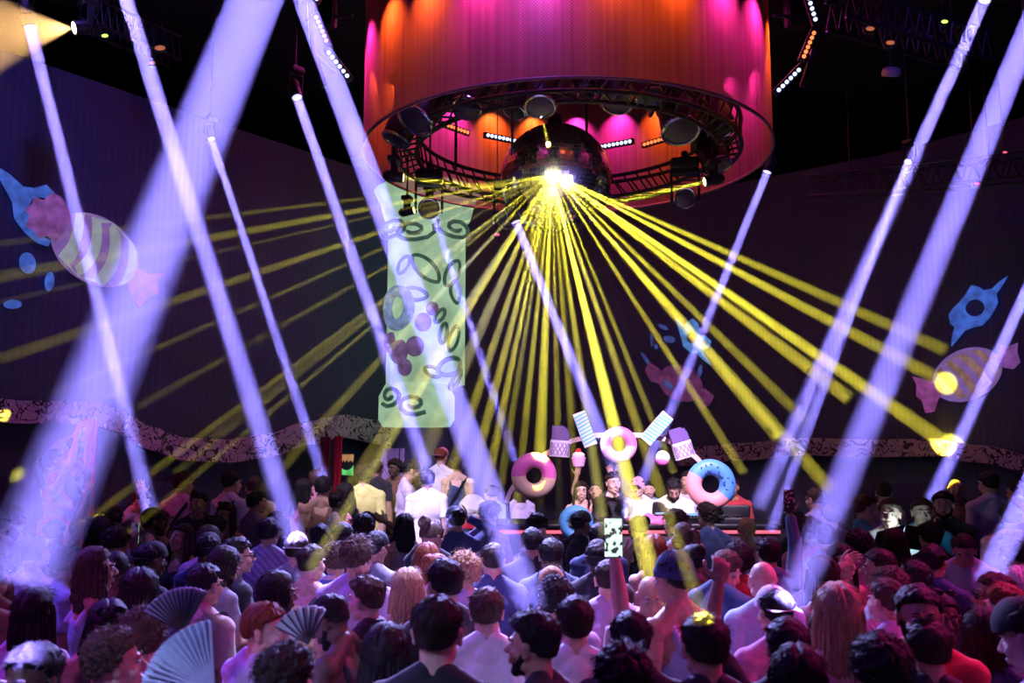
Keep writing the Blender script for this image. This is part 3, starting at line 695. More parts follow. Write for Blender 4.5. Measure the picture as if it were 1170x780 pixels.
for u, v, d, r, u2, v2, d2, r2, k, lab in BEAMS:
    a = at(u, v, d); b = at(u2, v2, d2); zz = (b - a).normalized(); b2 = b
    if d > 2: beam(a, b2, r / F * d, r2 / F * d2, BEAMC, 1150, lab, fac=k)
    moving_head(a - zz * .012, b, 'moving head lamp feeding the ' + ' '.join(lab.replace(',', '').split()[:8]), rod=8.3, sc=max(.5, min(1.0, (r / F * d) / .075)), back=.18)

# mirror ball
BC = at(635, 205, 9.8); BR = .62
M_MIRR = pmat('mirror_tile', (.85, .82, .86), .16, 1.0)
M_GROUT = pmat('ball_core', (.04, .035, .05), .5)
ball = thing('mirror_ball', BC, 'large mirror ball hanging under the round curtain drum', 'mirror ball')
mb = MB(); mb.ell((0, 0, 0), (BR * .985,) * 3, None, 48, 32); mb.build('core', M_GROUT, ball)
mb = MB(); rows = 44; rng = random.Random(3)
for i in range(rows):
    a0 = PI * (i + .04) / rows; a1 = PI * (i + .96) / rows; am = (a0 + a1) / 2; n = max(6, int(2 * PI * math.sin(am) * rows / PI))
    for j in range(n):
        t0 = 2 * PI * (j + .04) / n; t1 = 2 * PI * (j + .96) / n; q = []
        ax = Vector((rng.gauss(0, 1), rng.gauss(0, 1), rng.gauss(0, 1))).normalized(); R = Matrix.Rotation(rng.gauss(0, .035), 3, ax)
        cc = Vector((math.sin(am) * math.cos((t0 + t1) / 2), math.sin(am) * math.sin((t0 + t1) / 2), math.cos(am))) * BR
        for aa, tt in ((a0, t0), (a1, t0), (a1, t1), (a0, t1)):
            p = Vector((math.sin(aa) * math.cos(tt), math.sin(aa) * math.sin(tt), math.cos(aa))) * BR; q.append(cc + R @ (p - cc))
        mb.add(q, [(0, 1, 2, 3)])
tl = mb.build('mirror_tiles', M_MIRR, ball, smooth=False)
mb = MB(); mb.cap((0, 0, BR * .97), (0, 0, BR + .12), .10, .07, 20, flat=True); mb.cap((0, 0, BR + .1), (0, 0, 1.9), .02, .02, 10, flat=True); mb.build('ball_hanger', M_BLKMET, ball)

# curtain drum
DX, DY, DR, DZ = .62, 9.85, 2.32, 5.52
def curtain_mat():
    m, n, l, b = mat('bead_curtain'); n.remove(b); out = n['Material Output']; tc = n.new('ShaderNodeTexCoord')
    df = n.new('ShaderNodeBsdfDiffuse'); tr = n.new('ShaderNodeBsdfTranslucent'); gl = n.new('ShaderNodeBsdfGlossy'); tp = n.new('ShaderNodeBsdfTransparent')
    for x in (df, tr): x.inputs['Color'].default_value = (.72, .26, .24, 1)
    gl.inputs['Roughness'].default_value = .35; gl.inputs['Color'].default_value = (.5, .4, .4, 1)
    m1 = n.new('ShaderNodeMixShader'); m1.inputs[0].default_value = .55; l.new(df.outputs[0], m1.inputs[1]); l.new(tr.outputs[0], m1.inputs[2])
    m2 = n.new('ShaderNodeMixShader'); m2.inputs[0].default_value = .18; l.new(m1.outputs[0], m2.inputs[1]); l.new(gl.outputs[0], m2.inputs[2])
    sx = n.new('ShaderNodeSeparateXYZ'); l.new(tc.outputs['Object'], sx.inputs[0])
    at2 = n.new('ShaderNodeMath'); at2.operation = 'ARCTAN2'; l.new(sx.outputs['Y'], at2.inputs[0]); l.new(sx.outputs['X'], at2.inputs[1])
    def ripple(src, k):
        a = n.new('ShaderNodeMath'); a.operation = 'MULTIPLY'; a.inputs[1].default_value = k; l.new(src, a.inputs[0])
        s = n.new('ShaderNodeMath'); s.operation = 'SINE'; l.new(a.outputs[0], s.inputs[0]); return s.outputs[0]
    r1 = ripple(at2.outputs[0], 420); r2 = ripple(sx.outputs['Z'], 190)
    ad = n.new('ShaderNodeMath'); ad.operation = 'MULTIPLY'; l.new(r1, ad.inputs[0]); l.new(r2, ad.inputs[1])
    no = n.new('ShaderNodeTexNoise'); no.inputs['Scale'].default_value = 1; mp = n.new('ShaderNodeCombineXYZ'); mt = n.new('ShaderNodeMath'); mt.operation = 'MULTIPLY'; mt.inputs[1].default_value = 34
    l.new(at2.outputs[0], mt.inputs[0]); l.new(mt.outputs[0], mp.inputs[0]); l.new(mp.outputs[0], no.inputs['Vector'])
    mr = n.new('ShaderNodeMapRange'); mr.inputs[1].default_value = -1; mr.inputs[2].default_value = 1; mr.inputs[3].default_value = .55; mr.inputs[4].default_value = .95; l.new(ad.outputs[0], mr.inputs[0])
    mu = n.new('ShaderNodeMath'); mu.operation = 'MULTIPLY_ADD'; mu.inputs[1].default_value = .9; mu.inputs[2].default_value = -.45; l.new(no.outputs['Fac'], mu.inputs[0])
    su = n.new('ShaderNodeMath'); su.operation = 'ADD'; su.use_clamp = True; l.new(mr.outputs[0], su.inputs[0]); l.new(mu.outputs[0], su.inputs[1])
    m3 = n.new('ShaderNodeMixShader'); l.new(su.outputs[0], m3.inputs[0]); l.new(tp.outputs[0], m3.inputs[1]); l.new(m2.outputs[0], m3.inputs[2])
    l.new(m3.outputs[0], out.inputs['Surface']); return m
drum = thing('curtain_drum', (DX, DY, DZ), 'huge round bead curtain drum glowing orange and magenta above the dance floor', 'curtain drum')
def cyl(r, z0, z1, n=128, wob=0.0):
    mb = MB(); rings = []
    for i in range(13):
        z = z0 + (z1 - z0) * i / 12; rings.append([Vector(((r + wob * math.sin(9 * t + 1)) * math.cos(t), (r + wob * math.sin(9 * t + 1)) * math.sin(t), z)) for t in (2 * PI * j / n for j in range(n))])
    mb.loft(rings, False); return mb
M_CURT = curtain_mat()
cyl(DR, 0, 2.6, wob=.006).build('bead_curtain', M_CURT, drum)
mb = MB(); mb.tube([(DR * math.cos(t), DR * math.sin(t), 0) for t in (2 * PI * k / 96 for k in range(96))], .018, 8, closed=True); mb.build('bottom_hem', pmat('curtain_hem', (.35, .12, .16), .5), drum)
mb = MB(); mb.lathe([(DR + .03, 2.55), (DR + .05, 2.75), (.3, 2.85), (.05, 2.84)], None, 96); mb.lathe([(DR * .99, 2.50), (DR * .99, 2.56), (.1, 2.57), (.05, 2.5)], None, 64); mb.build('drum_roof', M_CEIL, drum)
for k in range(4):
    t = PI / 4 + k * PI / 2; mb = MB(); mb.cap((1.5 * math.cos(t), 1.5 * math.sin(t), 2.7), (1.5 * math.cos(t), 1.5 * math.sin(t), 3.05), .03, .03, 10, flat=True); mb.build('drum_hanger', M_BLKMET, drum)
# ring truss carrying the lamps inside the curtain
rt = thing('ring_truss', (DX, DY, DZ), 'black circular lighting truss inside the lower edge of the curtain drum', 'lighting truss')
mb = MB(); NT = 60; TR = 1.98
for rr, zz in ((TR, .02), (TR, .30), (TR - .26, .02), (TR - .26, .30)): mb.tube([(rr * math.cos(t), rr * math.sin(t), zz) for t in (2 * PI * k / 96 for k in range(96))], .026, 8, closed=True)
mb.build('truss_chords', M_BLKMET, rt); mb = MB()
for k in range(NT):
    t = 2 * PI * k / NT; t2 = 2 * PI * (k + 1) / NT; c, s, c2, s2 = math.cos(t), math.sin(t), math.cos(t2), math.sin(t2)
    for rr in (TR, TR - .26): mb.cap((rr * c, rr * s, .02), (rr * c2, rr * s2, .30), .012, .012, 6, flat=True)
    mb.cap((TR * c, TR * s, .02), ((TR - .26) * c2, (TR - .26) * s2, .02), .012, .012, 6, flat=True)
mb.build('truss_lacing', M_BLKMET, rt)
for k in range(6):
    mb = MB(); t = 2 * PI * k / 6 + .3; mb.cap(((TR - .13) * math.cos(t), (TR - .13) * math.sin(t), .28), ((TR - .13) * math.cos(t), (TR - .13) * math.sin(t), 2.52), .02, .02, 8, flat=True)
    mb.build('truss_hanger', M_BLKMET, rt)
# inner LED washes lighting the curtain
ORG = (1, .22, .03); MAG = (1, .06, .75)
for k in range(24):
    t = 2 * PI * (k + .5) / 24; c, s = math.cos(t), math.sin(t); p = Vector((DX + 2.08 * c, DY + 2.08 * s, DZ + (1.30 if s < .2 else 1.5))); tg = Vector((DX + DR * c, DY + DR * s, DZ + (.95 if s < .2 else 1.0)))
    wash(p, tg, ORG if k % 4 > 1 else MAG, 62 if s < .2 else 66, 78, .08)
def led_bar(p, along, aim, col, n, label, sz=.022, gap=.065, name='led_bar', group=None, em=None):
    x = Vector(along).normalized(); y = Vector(aim).normalized(); y = (y - x * y.dot(x)).normalized(); z = x.cross(y); M = Matrix((x, y, z)).transposed().to_4x4(); M.translation = p
    t = thing(name, p, label, 'LED bar', group, mtx=M); mb = MB(); mb.box((0, 0, 0), (gap * n + .05, .05, .075), bev=.008); mb.build('housing', M_BLACK, t)
    for k in range(n):
        mb = MB(); mb.lathe([(sz, .0), (sz * .9, .012), (.001, .016)], Matrix.Translation(((k - (n - 1) / 2) * gap, .025, 0)) @ Matrix.Rotation(-PI / 2, 4, 'X'), 14); mb.build('led_lens', em, t)
    return t
E_WLED = emat('white_led', (.60, .68, 1), 2.2, var=.1); E_OLED = emat('orange_led', (1, .22, .07), 1.8, var=.1)
for k, (u, v, e, w) in enumerate(((520, 147, 'o', 'orange LED bar inside the drum, far left of the mirror ball'), (572, 158, 'w', 'white LED bar inside the drum just left of the mirror ball'), (704, 165, 'w', 'white LED bar inside the drum just right of the mirror ball'), (752, 161, 'o', 'orange LED bar inside the drum, far right of the mirror ball'))):
    p = at(u, v, 11.55); c = Vector((DX, DY, p.z)); led_bar(p, Vector((0, 0, 1)).cross(p - c), (-p.x, -p.y, -1), None, 8, w, em=E_WLED if e == 'w' else E_OLED, sz=.024, gap=.058)
for u0, v0, u1, v1, d, e, w in ((362, 20, 374, 48, 8.5, 'o', 'orange LED bar outside the drum, upper left'), (376, 60, 398, 88, 8.5, 'w', 'white LED bar outside the drum, below the upper left orange bar'), (362, 0, 371, -14, 8.5, 'w', 'white LED bar at the top edge left of the drum'),
                                (917, 66, 929, 38, 8.5, 'o', 'orange LED bar outside the drum, upper right'), (888, 104, 912, 80, 8.5, 'w', 'white LED bar outside the drum, below the upper right orange bar'), (921, -8, 931, 24, 8.5, 'w', 'white LED bar at the top edge right of the drum')):
    a = at(u0, v0, d); b = at(u1, v1, d); led_bar((a + b) / 2, b - a, (0, -1, -.3), None, 6, w, em=E_WLED if e == 'w' else E_OLED, sz=.020, gap=(b - a).length / 5.3)
# dark outer brackets that carry the outside bars
for s, u in ((-1, 372), (1, 915)):
    t = thing('side_bracket', at(u, 50, 8.75), 'black steel bracket with cables beside the drum, ' + ('left' if s < 0 else 'right') + ' side', 'bracket'); mb = MB()
    mb.tube([(0, 0, -.45), (s * .12, 0, -.1), (s * .16, 0, .4), (s * .05, 0, 1.0)], .035, 8); mb.build('bracket_arm', M_BLKMET, t)
    mb = MB(); mb.cap((-.25 * s, 0, .3), (s * .2, 0, .25), .02, .02, 8); mb.cap((-.1 * s, 0, -.3), (s * .12, 0, -.1), .02, .02, 8); mb.build('cross_bar', M_BLKMET, t)
    mb = MB(); mb.box((-.02, .05, .35), (.22, .16, .3), bev=.03); mb.build('driver_box', M_BLACK, t)
    mb = MB(); mb.tube([(s * .05, 0, 1.0), (s * .05, 0, 1.9), (s * .05, 0, 8.6 - t.location.z)], .03, 8); mb.build('hanging_rod', M_BLKMET, t)

# moving heads hung inside the drum
RL = [(474, 138, 8.9, 1.7, 'large black moving head hanging inside the drum, left of centre'), (533, 124, 8.7, 1.35, 'black moving head tilted right inside the drum, second from left'), (617, 122, 8.4, 1.4, 'moving head with violet lens right above the mirror ball'),
      (588, 128, 10.4, 1.3, 'black moving head behind and left of the violet lens lamp'), (705, 118, 9.0, 1.5, 'moving head with dull violet lens inside the drum, right of centre'), (778, 150, 9.2, 1.8, 'largest black moving head inside the drum, right side'), (826, 150, 9.6, 1.5, 'black moving head at the right end of the ring truss'),
      (820, 190, 9.9, 1.4, 'black moving head low on the right of the ring truss'), (452, 160, 9.4, 1.4, 'black moving head at the left end of the ring truss'), (742, 112, 8.5, 1.2, 'small black moving head near the front rim, right of centre'), (672, 105, 10.2, 1.1, 'small dark moving head deep inside the drum, above the ball')]
for u, v, d, sc, lab in RL:
    p = at(u, v, d); moving_head(p, p + Vector(((p.x - DX) * .25 + random.uniform(-.3, .3), -.35 + random.uniform(-.2, .2), -1)), lab, sc=sc * 1.2, lens=M_LENSD, key='chrome', rod=DZ + 2.5)
# yellow pin spots aimed at the ball
SRC = BC + (Vector((0, 0, CAMZ)) - BC).normalized() * BR * 1.14 + Vector((-.04, 0, .04))
YEL = (1.0, .86, .05)
PINS = [(462, 203, 9.6, 568, 215, 9.6, 2.2, 1.3, 'left yellow pin spot beam shooting into the mirror ball'), (804, 208, 9.6, 700, 232, 9.5, 2.2, 1.3, 'right yellow pin spot beam shooting into the mirror ball'), (474, 240, 10.0, 568, 222, 9.8, 1.3, .7, 'lower left thin yellow beam into the mirror ball'), (621, 141, 9.2, 631, 185, 9.3, 1.5, 1.1, 'short yellow beam dropping from the violet lens lamp onto the ball')]
for i, (u, v, d, u2, v2, d2, r, k, lab) in enumerate(PINS):
    a = at(u, v, d); b = at(u2, v2, d2); beam(a, b, r / F * d, r / F * d * 2.2, YEL, 620, lab, fac=k * 1.3, name='pin_beam')
    if i < 3: moving_head(a - (b - a).normalized() * .01, b, 'pin spot lamp feeding the ' + ' '.join(lab.split()[:6]), sc=.62 if i < 2 else .5, lens=E_LENSY, key='chrome', rod=DZ + .02)
for u, v, d, lab in ((580, 250, 9.9, 'round lamp with yellow lit rings just left under the mirror ball'), (783, 226, 9.9, 'round lamp with yellow rim below the right pin spot'), (490, 238, 10.2, 'black lamp low on the left of the mirror ball')):
    p = at(u, v, d); moving_head(p, (0, 0, 2.3), lab, sc=1.25, lens=M_LENSD, key='chrome', rod=DZ + .02)
    

RAYS = [  # target u, v, depth, end radius px, strength
    (440, 600, 9.2, 7, .45), (470, 560, 9.5, 8, .5), (505, 570, 9.5, 8, .8), (525, 600, 9.5, 8, 1.0), (545, 610, 9.4, 7, 1.2), (566, 590, 9.3, 6, .6), (588, 600, 9.2, 6, .8), (612, 640, 9.0, 10, 1.6), (640, 600, 9.0, 6, .8),
    (662, 610, 9.2, 6, .6), (690, 590, 9.2, 6, .7), (752, 690, 5.2, 13, 2.6), (722, 560, 9.4, 5, .5), (770, 540, 9.6, 5, .6), (850, 540, 9.6, 6, .7), (890, 500, 9.4, 8, 1.2), (950, 560, 9.2, 9, .9),
    (1088, 512, 0, 10, 1.0), (1085, 440, 0, 9, .7), (1080, 400, 9.2, 8, .8), (970, 455, 9.4, 9, 1.2), (920, 480, 9.5, 7, .7),
    (0, 278, 8.8, 5, .16), (-10, 318, 8.6, 8, .28), (0, 345, 8.6, 4, .12), (0, 410, 8.6, 8, .24), (60, 450, 9.0, 5, .16), (130, 480, 9.2, 5, .16), (200, 540, 9.0, 5, .2), (240, 500, 9.6, 4, .16), (300, 560, 9.0, 6, .25), (355, 650, 5.0, 9, .8),
    (395, 560, 9.6, 7, .4), (330, 520, 10.0, 4, .2), (88, 603, 6.5, 6, .35), (806, 712, 3.0, 10, .9), (146, 608, 6.0, 5, .3), (690, 612, 6.2, 7, .9), (450, 490, 10.2, 5, .4), (655, 480, 10.5, 5, .4), (600, 480, 10.5, 5, .5)]
for u, v, d, r, k in RAYS:
    b = at(u, v, d) if d else wall_at(u, v, -.02)[0]; d = d or 11.6; o = (b - SRC).normalized(); a = SRC + Vector((o.x * .10, -abs(o.y) * .02, o.z * .05))  # an added lamp before the ball stands in for each mirrored ray
    beam(a, b, .010, r / F * d, YEL, 620, 'thin yellow light ray fanning out from the mirror ball', fac=k * (1.7 if u > 700 or u < 400 else 1.05), name='light_ray', cat='light ray', group='yellow rays from the mirror ball')
# orange fan, top left
FA = at(82, 32, 8.0); FB = at(-90, 40, 7.2); L = (FB - FA).length; mb = MB(); mb.cap((0, 0, 0), (0, 0, L), .02, L * .52, 32, flat=True)
o = mb.build('light_fan', M_HAZE); z = (FB - FA).normalized(); o.matrix_basis = Matrix.Translation(FA) @ z.to_track_quat('Z', 'Y').to_matrix().to_4x4(); tag(o, 'wide orange light fan in the top left corner', 'light beam')
l = bpy.data.lights.new('lamp', 'SPOT'); l.energy = 750; l.color = (1, .55, .18); l.spot_size = 2 * math.atan(.52); l.spot_blend = .3; l.shadow_soft_size = .01
link('lamp', l, None, Matrix.Translation(FA - z * .01) @ z.to_track_quat('-Z', 'Y').to_matrix().to_4x4())
moving_head(FA - z * .02, FB, 'black lamp throwing the orange fan in the top left corner', sc=.7, rod=8.3, lens=emat('warm_lens', (1, .9, .7), 8, var=.1))
# ceiling trusses and small details
def straight_truss(a, b, label):
    a, b = Vector(a), Vector(b); t = thing('straight_truss', (a + b) / 2, label, 'lighting truss'); mb = MB(); h = (b - a) / 2; u = Vector((0, 0, .14)); s = h.cross(u).normalized() * .14
    for i in (-1, 1):
        for j in (-1, 1): mb.cap(-h + u * i + s * j, h + u * i + s * j, .022, .022, 8, flat=True)
    mb.build('truss_chords', M_BLKMET, t); mb = MB(); N = 26
    for k in range(N):
        p = -h + 2 * h * k / N; q = -h + 2 * h * (k + 1) / N; g = 1 if k % 2 else -1
        for j in (-1, 1): mb.cap(p + u * g + s * j, q - u * g + s * j, .010, .010, 6, flat=True)
        mb.cap(p + u + s * g, q + u - s * g, .010, .010, 6, flat=True)
    mb.build('truss_lacing', M_BLKMET, t)
    for k in (-.6, .6): mb = MB(); mb.cap(h * k + u, h * k + Vector((0, 0, 8.55 - (a.z + b.z) / 2)), .012, .012, 6, flat=True); mb.build('hanging_wire', M_BLKMET, t)
straight_truss(at(925, 215, 11.6), at(1190, 190, 10), 'black straight truss high over the right wall')
straight_truss(at(95, 14, 9.6), at(200, 60, 10.4), 'black straight truss above the left screen wall')
straight_truss(at(955, 10, 8), at(1120, 60, 8.4), 'black straight truss at the top right under the ceiling')
t = thing('ceiling_speaker', at(1018, 84, 9.5), 'round pale ceiling speaker disc at the upper right', 'speaker'); mb = MB(); mb.lathe([(.001, -.03), (.09, -.028), (.10, 0), (.09, .05), (.05, .07)], Matrix.Rotation(.5, 4, 'X'), 32); mb.build('speaker_disc', pmat('speaker_white', (.6, .55, .6), .5), t)
mb = MB(); mb.cap((0, 0, .05), (0, 0, 8.55 - t.location.z), .012, .012, 8, flat=True); mb.build('hanging_rod', M_BLKMET, t)
E_GRN = emat('green_indicator', (.45, 1, .1), 3, var=.1); E_ORD = emat('orange_indicator', (.9, .25, .1), .5, var=.1); E_RED = emat('red_indicator', (1, .1, .25), 1.5, var=.1)
for u, v, d, e, w, g in ((120, 41, 9.4, E_GRN, 'tiny green indicator light near the top left truss', .035), (183, 55, 9.8, E_ORD, 'small dull orange lamp by the top left truss', .06), (174, 72, 9.9, E_ORD, 'smaller reddish lamp just under the dull orange one', .04), (1079, 25, 8, E_GRN, 'tiny green indicator light at top right', .03), (994, 33, 8, E_ORD, 'small dull orange lamp high at the right', .04), (1017, 49, 8, E_ORD, 'small orange lamp just above the round speaker', .04), (1116, 210, 9.6, E_RED, 'small pink lamp near right truss end', .03), (568, 268, 10, E_RED, 'small red lamp left under the mirror ball', .03), (1148, 174, 9.8, E_RED, 'small pink lamp above the right truss', .025)):
    t = thing('indicator_lamp', at(u, v, d), w, 'indicator light'); mb = MB(); mb.box((0, .03, 0), (g * 2.4, .06, g * 1.6), bev=.01); mb.cap((0, .03, 0), (0, .03, (8.5 - t.location.z)), .006, .006, 6, flat=True); mb.build('lamp_housing', M_BLACK, t)
    mb = MB(); mb.ell((0, -.005, 0), (g, .012, g * .5)); mb.build('lamp_glass', e, t)
# ------------------------------------------------------------------ DJ booth and garland
M_BOOTH = pmat('booth_black', (.03, .025, .05), .4); M_PINKC = pmat('pink_satin', (.75, .18, .42), .5, bump=.4, bscale=20); M_REDS = emat('red_strip', (1, .12, .2), 1.6, var=.2); M_WHT = pmat('white_board', (.62, .60, .66), .6)
b0 = at(560, 600, 9.3); b1 = at(885, 603, 9.2); by = 9.15; bz = .2
booth = thing('dj_booth', ((b0.x + b1.x) / 2, by + .35, 0.2), 'long black DJ booth counter with glowing red edge strip', 'DJ booth'); W = b1.x - b0.x; HB = b0.z - .2
mb = MB(); mb.box((0, 0, HB / 2), (W, .62, HB), bev=.02); mb.build('counter', M_BOOTH, booth)
mb = MB(); mb.box((0, -.02, HB + .02), (W + .08, .72, .04), bev=.01); mb.build('worktop', M_BLACK, booth)
mb = MB(); mb.box((0, -.33, HB - .04), (W, .03, .03), bev=.005); mb.build('light_strip', M_REDS, booth)
for k in range(4): mb = MB(); mb.box((-W / 2 + W * (k + .5) / 4, -.33, HB / 2 - .08), (W / 4 - .08, .03, HB - .35), bev=.01); mb.build('front_panel', M_WALL, booth)
TOPZ = .2 + HB + .04
def gear(u, w, d, h, name, label, cat, knobs=6, disc=False):
    p = at(u, 596, 9.4); t = thing(name, (p.x, by + .33, TOPZ), label, cat); mb = MB(); mb.box((0, 0, h / 2), (w, d, h), bev=.012); mb.build('casing', M_BLACK, t)
    if disc: mb = MB(); mb.lathe([(w * .40, h), (w * .40, h + .018), (w * .36, h + .022), (.02, h + .022), (.01, h + .03)], None, 32); mb.build('jog_wheel', M_CHROME, t)
    for k in range(knobs): mb = MB(); mb.lathe([(.012, 0), (.010, .022), (.002, .024)], Matrix.Translation((-w * .4 + w * .8 * (k + .5) / knobs, -d * .38, h)), 12); mb.build('knob', M_CHROME, t)
    mb = MB(); mb.box((0, d * .42, h + .015), (w * .4, .02, .03), bev=.005); mb.build('display', emat('deck_display', (.3, .5, 1), 1.2), t)
gear(757, .32, .40, .05, 'deck_player', 'black deck player left of the mixer in front of the DJ in white', 'DJ player', 4, True); gear(795, .32, .38, .05, 'dj_mixer', 'black DJ mixer in the middle of the booth', 'DJ mixer', 8)
gear(832, .32, .40, .05, 'deck_player', 'black deck player right of the mixer, beside the monitor box', 'DJ player', 4, True)
p = at(806, 588, 9.5); t = thing('monitor_screen', (2.35, by + .48, TOPZ), 'dark flat monitor box standing on the booth under the blue doughnut', 'monitor'); mb = MB(); mb.box((0, 0, .09), (.44, .10, .14), bev=.015); mb.build('screen_case', M_BLACK, t); mb = MB(); mb.box((0, 0, .012), (.3, .18, .024), bev=.005); mb.build('foot', M_BLKMET, t)
# pink cloth heap on the booth
mb = MB(); P = at(735, 594, 9.25); rng = random.Random(5)
for k in range(16): mb.ell((rng.uniform(-.16, .16), rng.uniform(-.10, .10), rng.uniform(.01, .05)), (.08, .07, .035 + rng.random() * .02), Matrix.Rotation(rng.random() * 3, 3, 'Z'))
o = link('pink_drape', remesh(mb, 'pink_drape', M_PINKC, .015, 3, wr=.02)); o.location = (P.x, by + .12, TOPZ); tag(o, 'crumpled pink satin cloth on the front edge of the booth', 'cloth')

DG = 9.0
def place(name, u, v, label, cat, rot=0, d=DG, group=None):
    M = Matrix.Translation(at(u, v, d)) @ Matrix.Rotation(math.radians(rot), 4, 'Y'); return thing(name, (0, 0, 0), label, cat, group, mtx=M)
px = DG / F
def slab(parent, name, pts, m, y=0.0, th=.05, bevel=True):
    mb = MB(); mb.prism(pts, Matrix.Translation((0, y, 0)), th); return mb.build(name, m, parent, smooth=False)
def circ(r, n=40, cx=0, cz=0): return [(cx + r * math.cos(2 * PI * k / n), cz + r * math.sin(2 * PI * k / n)) for k in range(n)]
def annulus(parent, name, ro, ri, m, a0, a1, th, y=0.0, wav=0.0, seed=0):
    mb = MB(); N = max(8, int((a1 - a0) / 6)); rings = []
    for i in range(N + 1):
        t = math.radians(a0 + (a1 - a0) * i / N); c, s = math.cos(t), math.sin(t); rm = (ro + ri) / 2; hw = (ro - ri) / 2
        rings.append([Vector(((rm + hw * math.cos(k)) * c, y + th / 2 * math.sin(k) * (1 if abs(math.cos(k)) < .9 else .9), (rm + hw * math.cos(k)) * s)) for k in (2 * PI * j / 14 for j in range(14))])
    full = a1 - a0 >= 359.9
    mb.loft(rings, not full); return mb.build(name, m, parent)
D_PINK = pmat('icing_pink', (.85, .16, .55), .45); D_CREAM = pmat('icing_cream', (.90, .62, .42), .5); D_LPINK = pmat('icing_light_pink', (.80, .42, .66), .5); D_BLUE = pmat('icing_blue', (.09, .32, .85), .45); D_SALM = pmat('icing_salmon', (.85, .35, .36), .5)
D_DARK = pmat('chocolate_purple', (.10, .05, .20), .5); D_NAVY = pmat('sprinkle_navy', (.02, .06, .3), .5); D_LBL = pmat('stripe_blue', (.10, .40, .75), .5)
def donut(u, v, r, hole, label, c1, c2, a0, dots=False, c3=None):
    t = place('doughnut_prop', u, v, label, 'doughnut decoration'); R = r * px; h = hole * px
    annulus(t, 'icing', R, h, c1, a0, a0 + 190, .13); annulus(t, 'dough', R * .995, h, c2, a0 + 190, a0 + 360, .13)
    if dots:
        rng = random.Random(4)
        for k in range(16):
            a = math.radians(a0 + 12 + rng.random() * 165); q = R * (.45 + .4 * rng.random()); mb = MB(); mb.ell((q * math.cos(a), -.062, q * math.sin(a)), (.010, .008, .016), Matrix.Rotation(a * 3, 3, 'Y'), 8, 6); mb.build('sprinkle', D_NAVY, t)
    return t
donut(610, 543, 26, 9, 'doughnut prop with pink top and cream bottom, left end of the garland', D_PINK, D_CREAM, -8)
donut(707, 508, 21, 8, 'all-pink doughnut prop at the centre top of the garland', D_PINK, D_LPINK, -5)
donut(812, 553, 28.5, 10, 'biggest doughnut prop, sprinkled blue over salmon, right end of the garland', D_BLUE, D_SALM, -42, True)
t = donut(658, 597, 20, 8, 'pale blue doughnut prop low at the booth front, half hidden by a head', D_LBL, D_LBL, 0)
def choc(u, v, rot, label):
    t = place('chocolate_bar_prop', u, v, label, 'chocolate bar decoration', rot); w, h = 10 * px, 17.5 * px
    slab(t, 'chocolate', [(-w, 0), (w, 0), (w, h * .62), (w * .8, h * .72), (w * .85, h * .88), (w * .5, h * .86), (w * .42, h), (-w, h)], D_DARK, 0, .07)
    slab(t, 'wrapper', [(-w * 1.12, -h), (w * 1.12, -h), (w * 1.08, .01), (-w * 1.08, .01)], M_WHT, 0, .09)
    mb = MB()
    for k in range(-3, 4):
        for s in (-1, 1):
            a = Vector((k * w * .5 - s * w * .42, -.049, -h * .92)); b = Vector((k * w * .5 + s * w * .42, -.049, -h * .08))
            a.x = max(-w * 1.0, min(w * 1.0, a.x)); b.x = max(-w * 1.0, min(w * 1.0, b.x)); mb.cap(a, b, .005, .005, 6, flat=True)
    mb.build('lattice', pmat('lattice_violet', (.30, .15, .45), .6), t)
choc(640, 504, 4, 'chocolate bar prop with violet lattice wrapper, left side of garland'); choc(778, 506, -16, 'tilted chocolate bar prop with bitten corner, right side of garland')
def wafer(u, v, rot, label):
    t = place('wafer_prop', u, v, label, 'wafer decoration', rot); w, h = 7.5 * px, 20 * px; slab(t, 'wafer', [(-w, -h), (w, -h), (w, h), (-w, h)], M_WHT, 0, .07)
    for k in range(9):
        z = -h * .9 + k * h * .2; slab(t, 'blue_stripe', [(-w, z), (w, z + h * .12), (w, z + h * .23), (-w, z + h * .11)], D_LBL, -.03, .025)
wafer(668, 490, -20, 'white and blue striped wafer prop left of the centre doughnut'); wafer(750, 489, 42, 'white and blue striped wafer prop leaning right of the centre doughnut')
def cupcake(u, v, rot, label, ball=False):
    t = place('cupcake_prop', u, v, label, 'cupcake decoration', rot); s = 8.5 * px
    if ball:
        mb = MB(); mb.ell((0, 0, 0), (s, s * .7, s)); mb.build('icing', M_WHT, t); mb = MB(); mb.ell((0, 0, -s * .12), (s * 1.01, s * .72, s * .92)); 
        mb2 = MB(); mb2.ell((0, 0, -s * .35), (s * .92, s * .74, s * .72)); mb2.build('pink_base', D_PINK, t)
        for k in (-.5, 0, .5): q = MB(); q.cap((k * s, -s * .62, -s * .2), (k * s * .8, -s * .55, s * .5), s * .09, s * .06, 8); q.build('icing_rib', D_LPINK, t)
    else:
        mb = MB(); mb.lathe([(s * .72, -s * 1.1), (s, .05 * s), (s * .9, s * .1)], Matrix.Scale(.7, 4, (0, 1, 0)), 24); mb.build('paper_cup', D_LPINK, t)
        mb = MB(); mb.ell((0, 0, s * .3), (s * .85, s * .6, s * .55)); mb.build('cream', M_WHT, t); mb = MB(); mb.ell((0, 0, s * .95), (s * .38, s * .3, s * .32)); mb.build('cherry', pmat('cherry', (.7, .02, .03), .3), t)
cupcake(661, 523, 0, 'small cupcake prop with red cherry hanging left under the garland'); cupcake(757, 523, 10, 'round pink and white cupcake prop hanging right under the garland', True)
pts = [(578, 574), (584, 560), (592, 548), (612, 526), (632, 513), (655, 503), (680, 497), (707, 496), (735, 497), (758, 501), (778, 510), (795, 522), (812, 540)]
mb = MB(); rings = []; C0 = at(700, 520, DG)
W3 = [at(u, v, DG + .09) - C0 for u, v in pts]
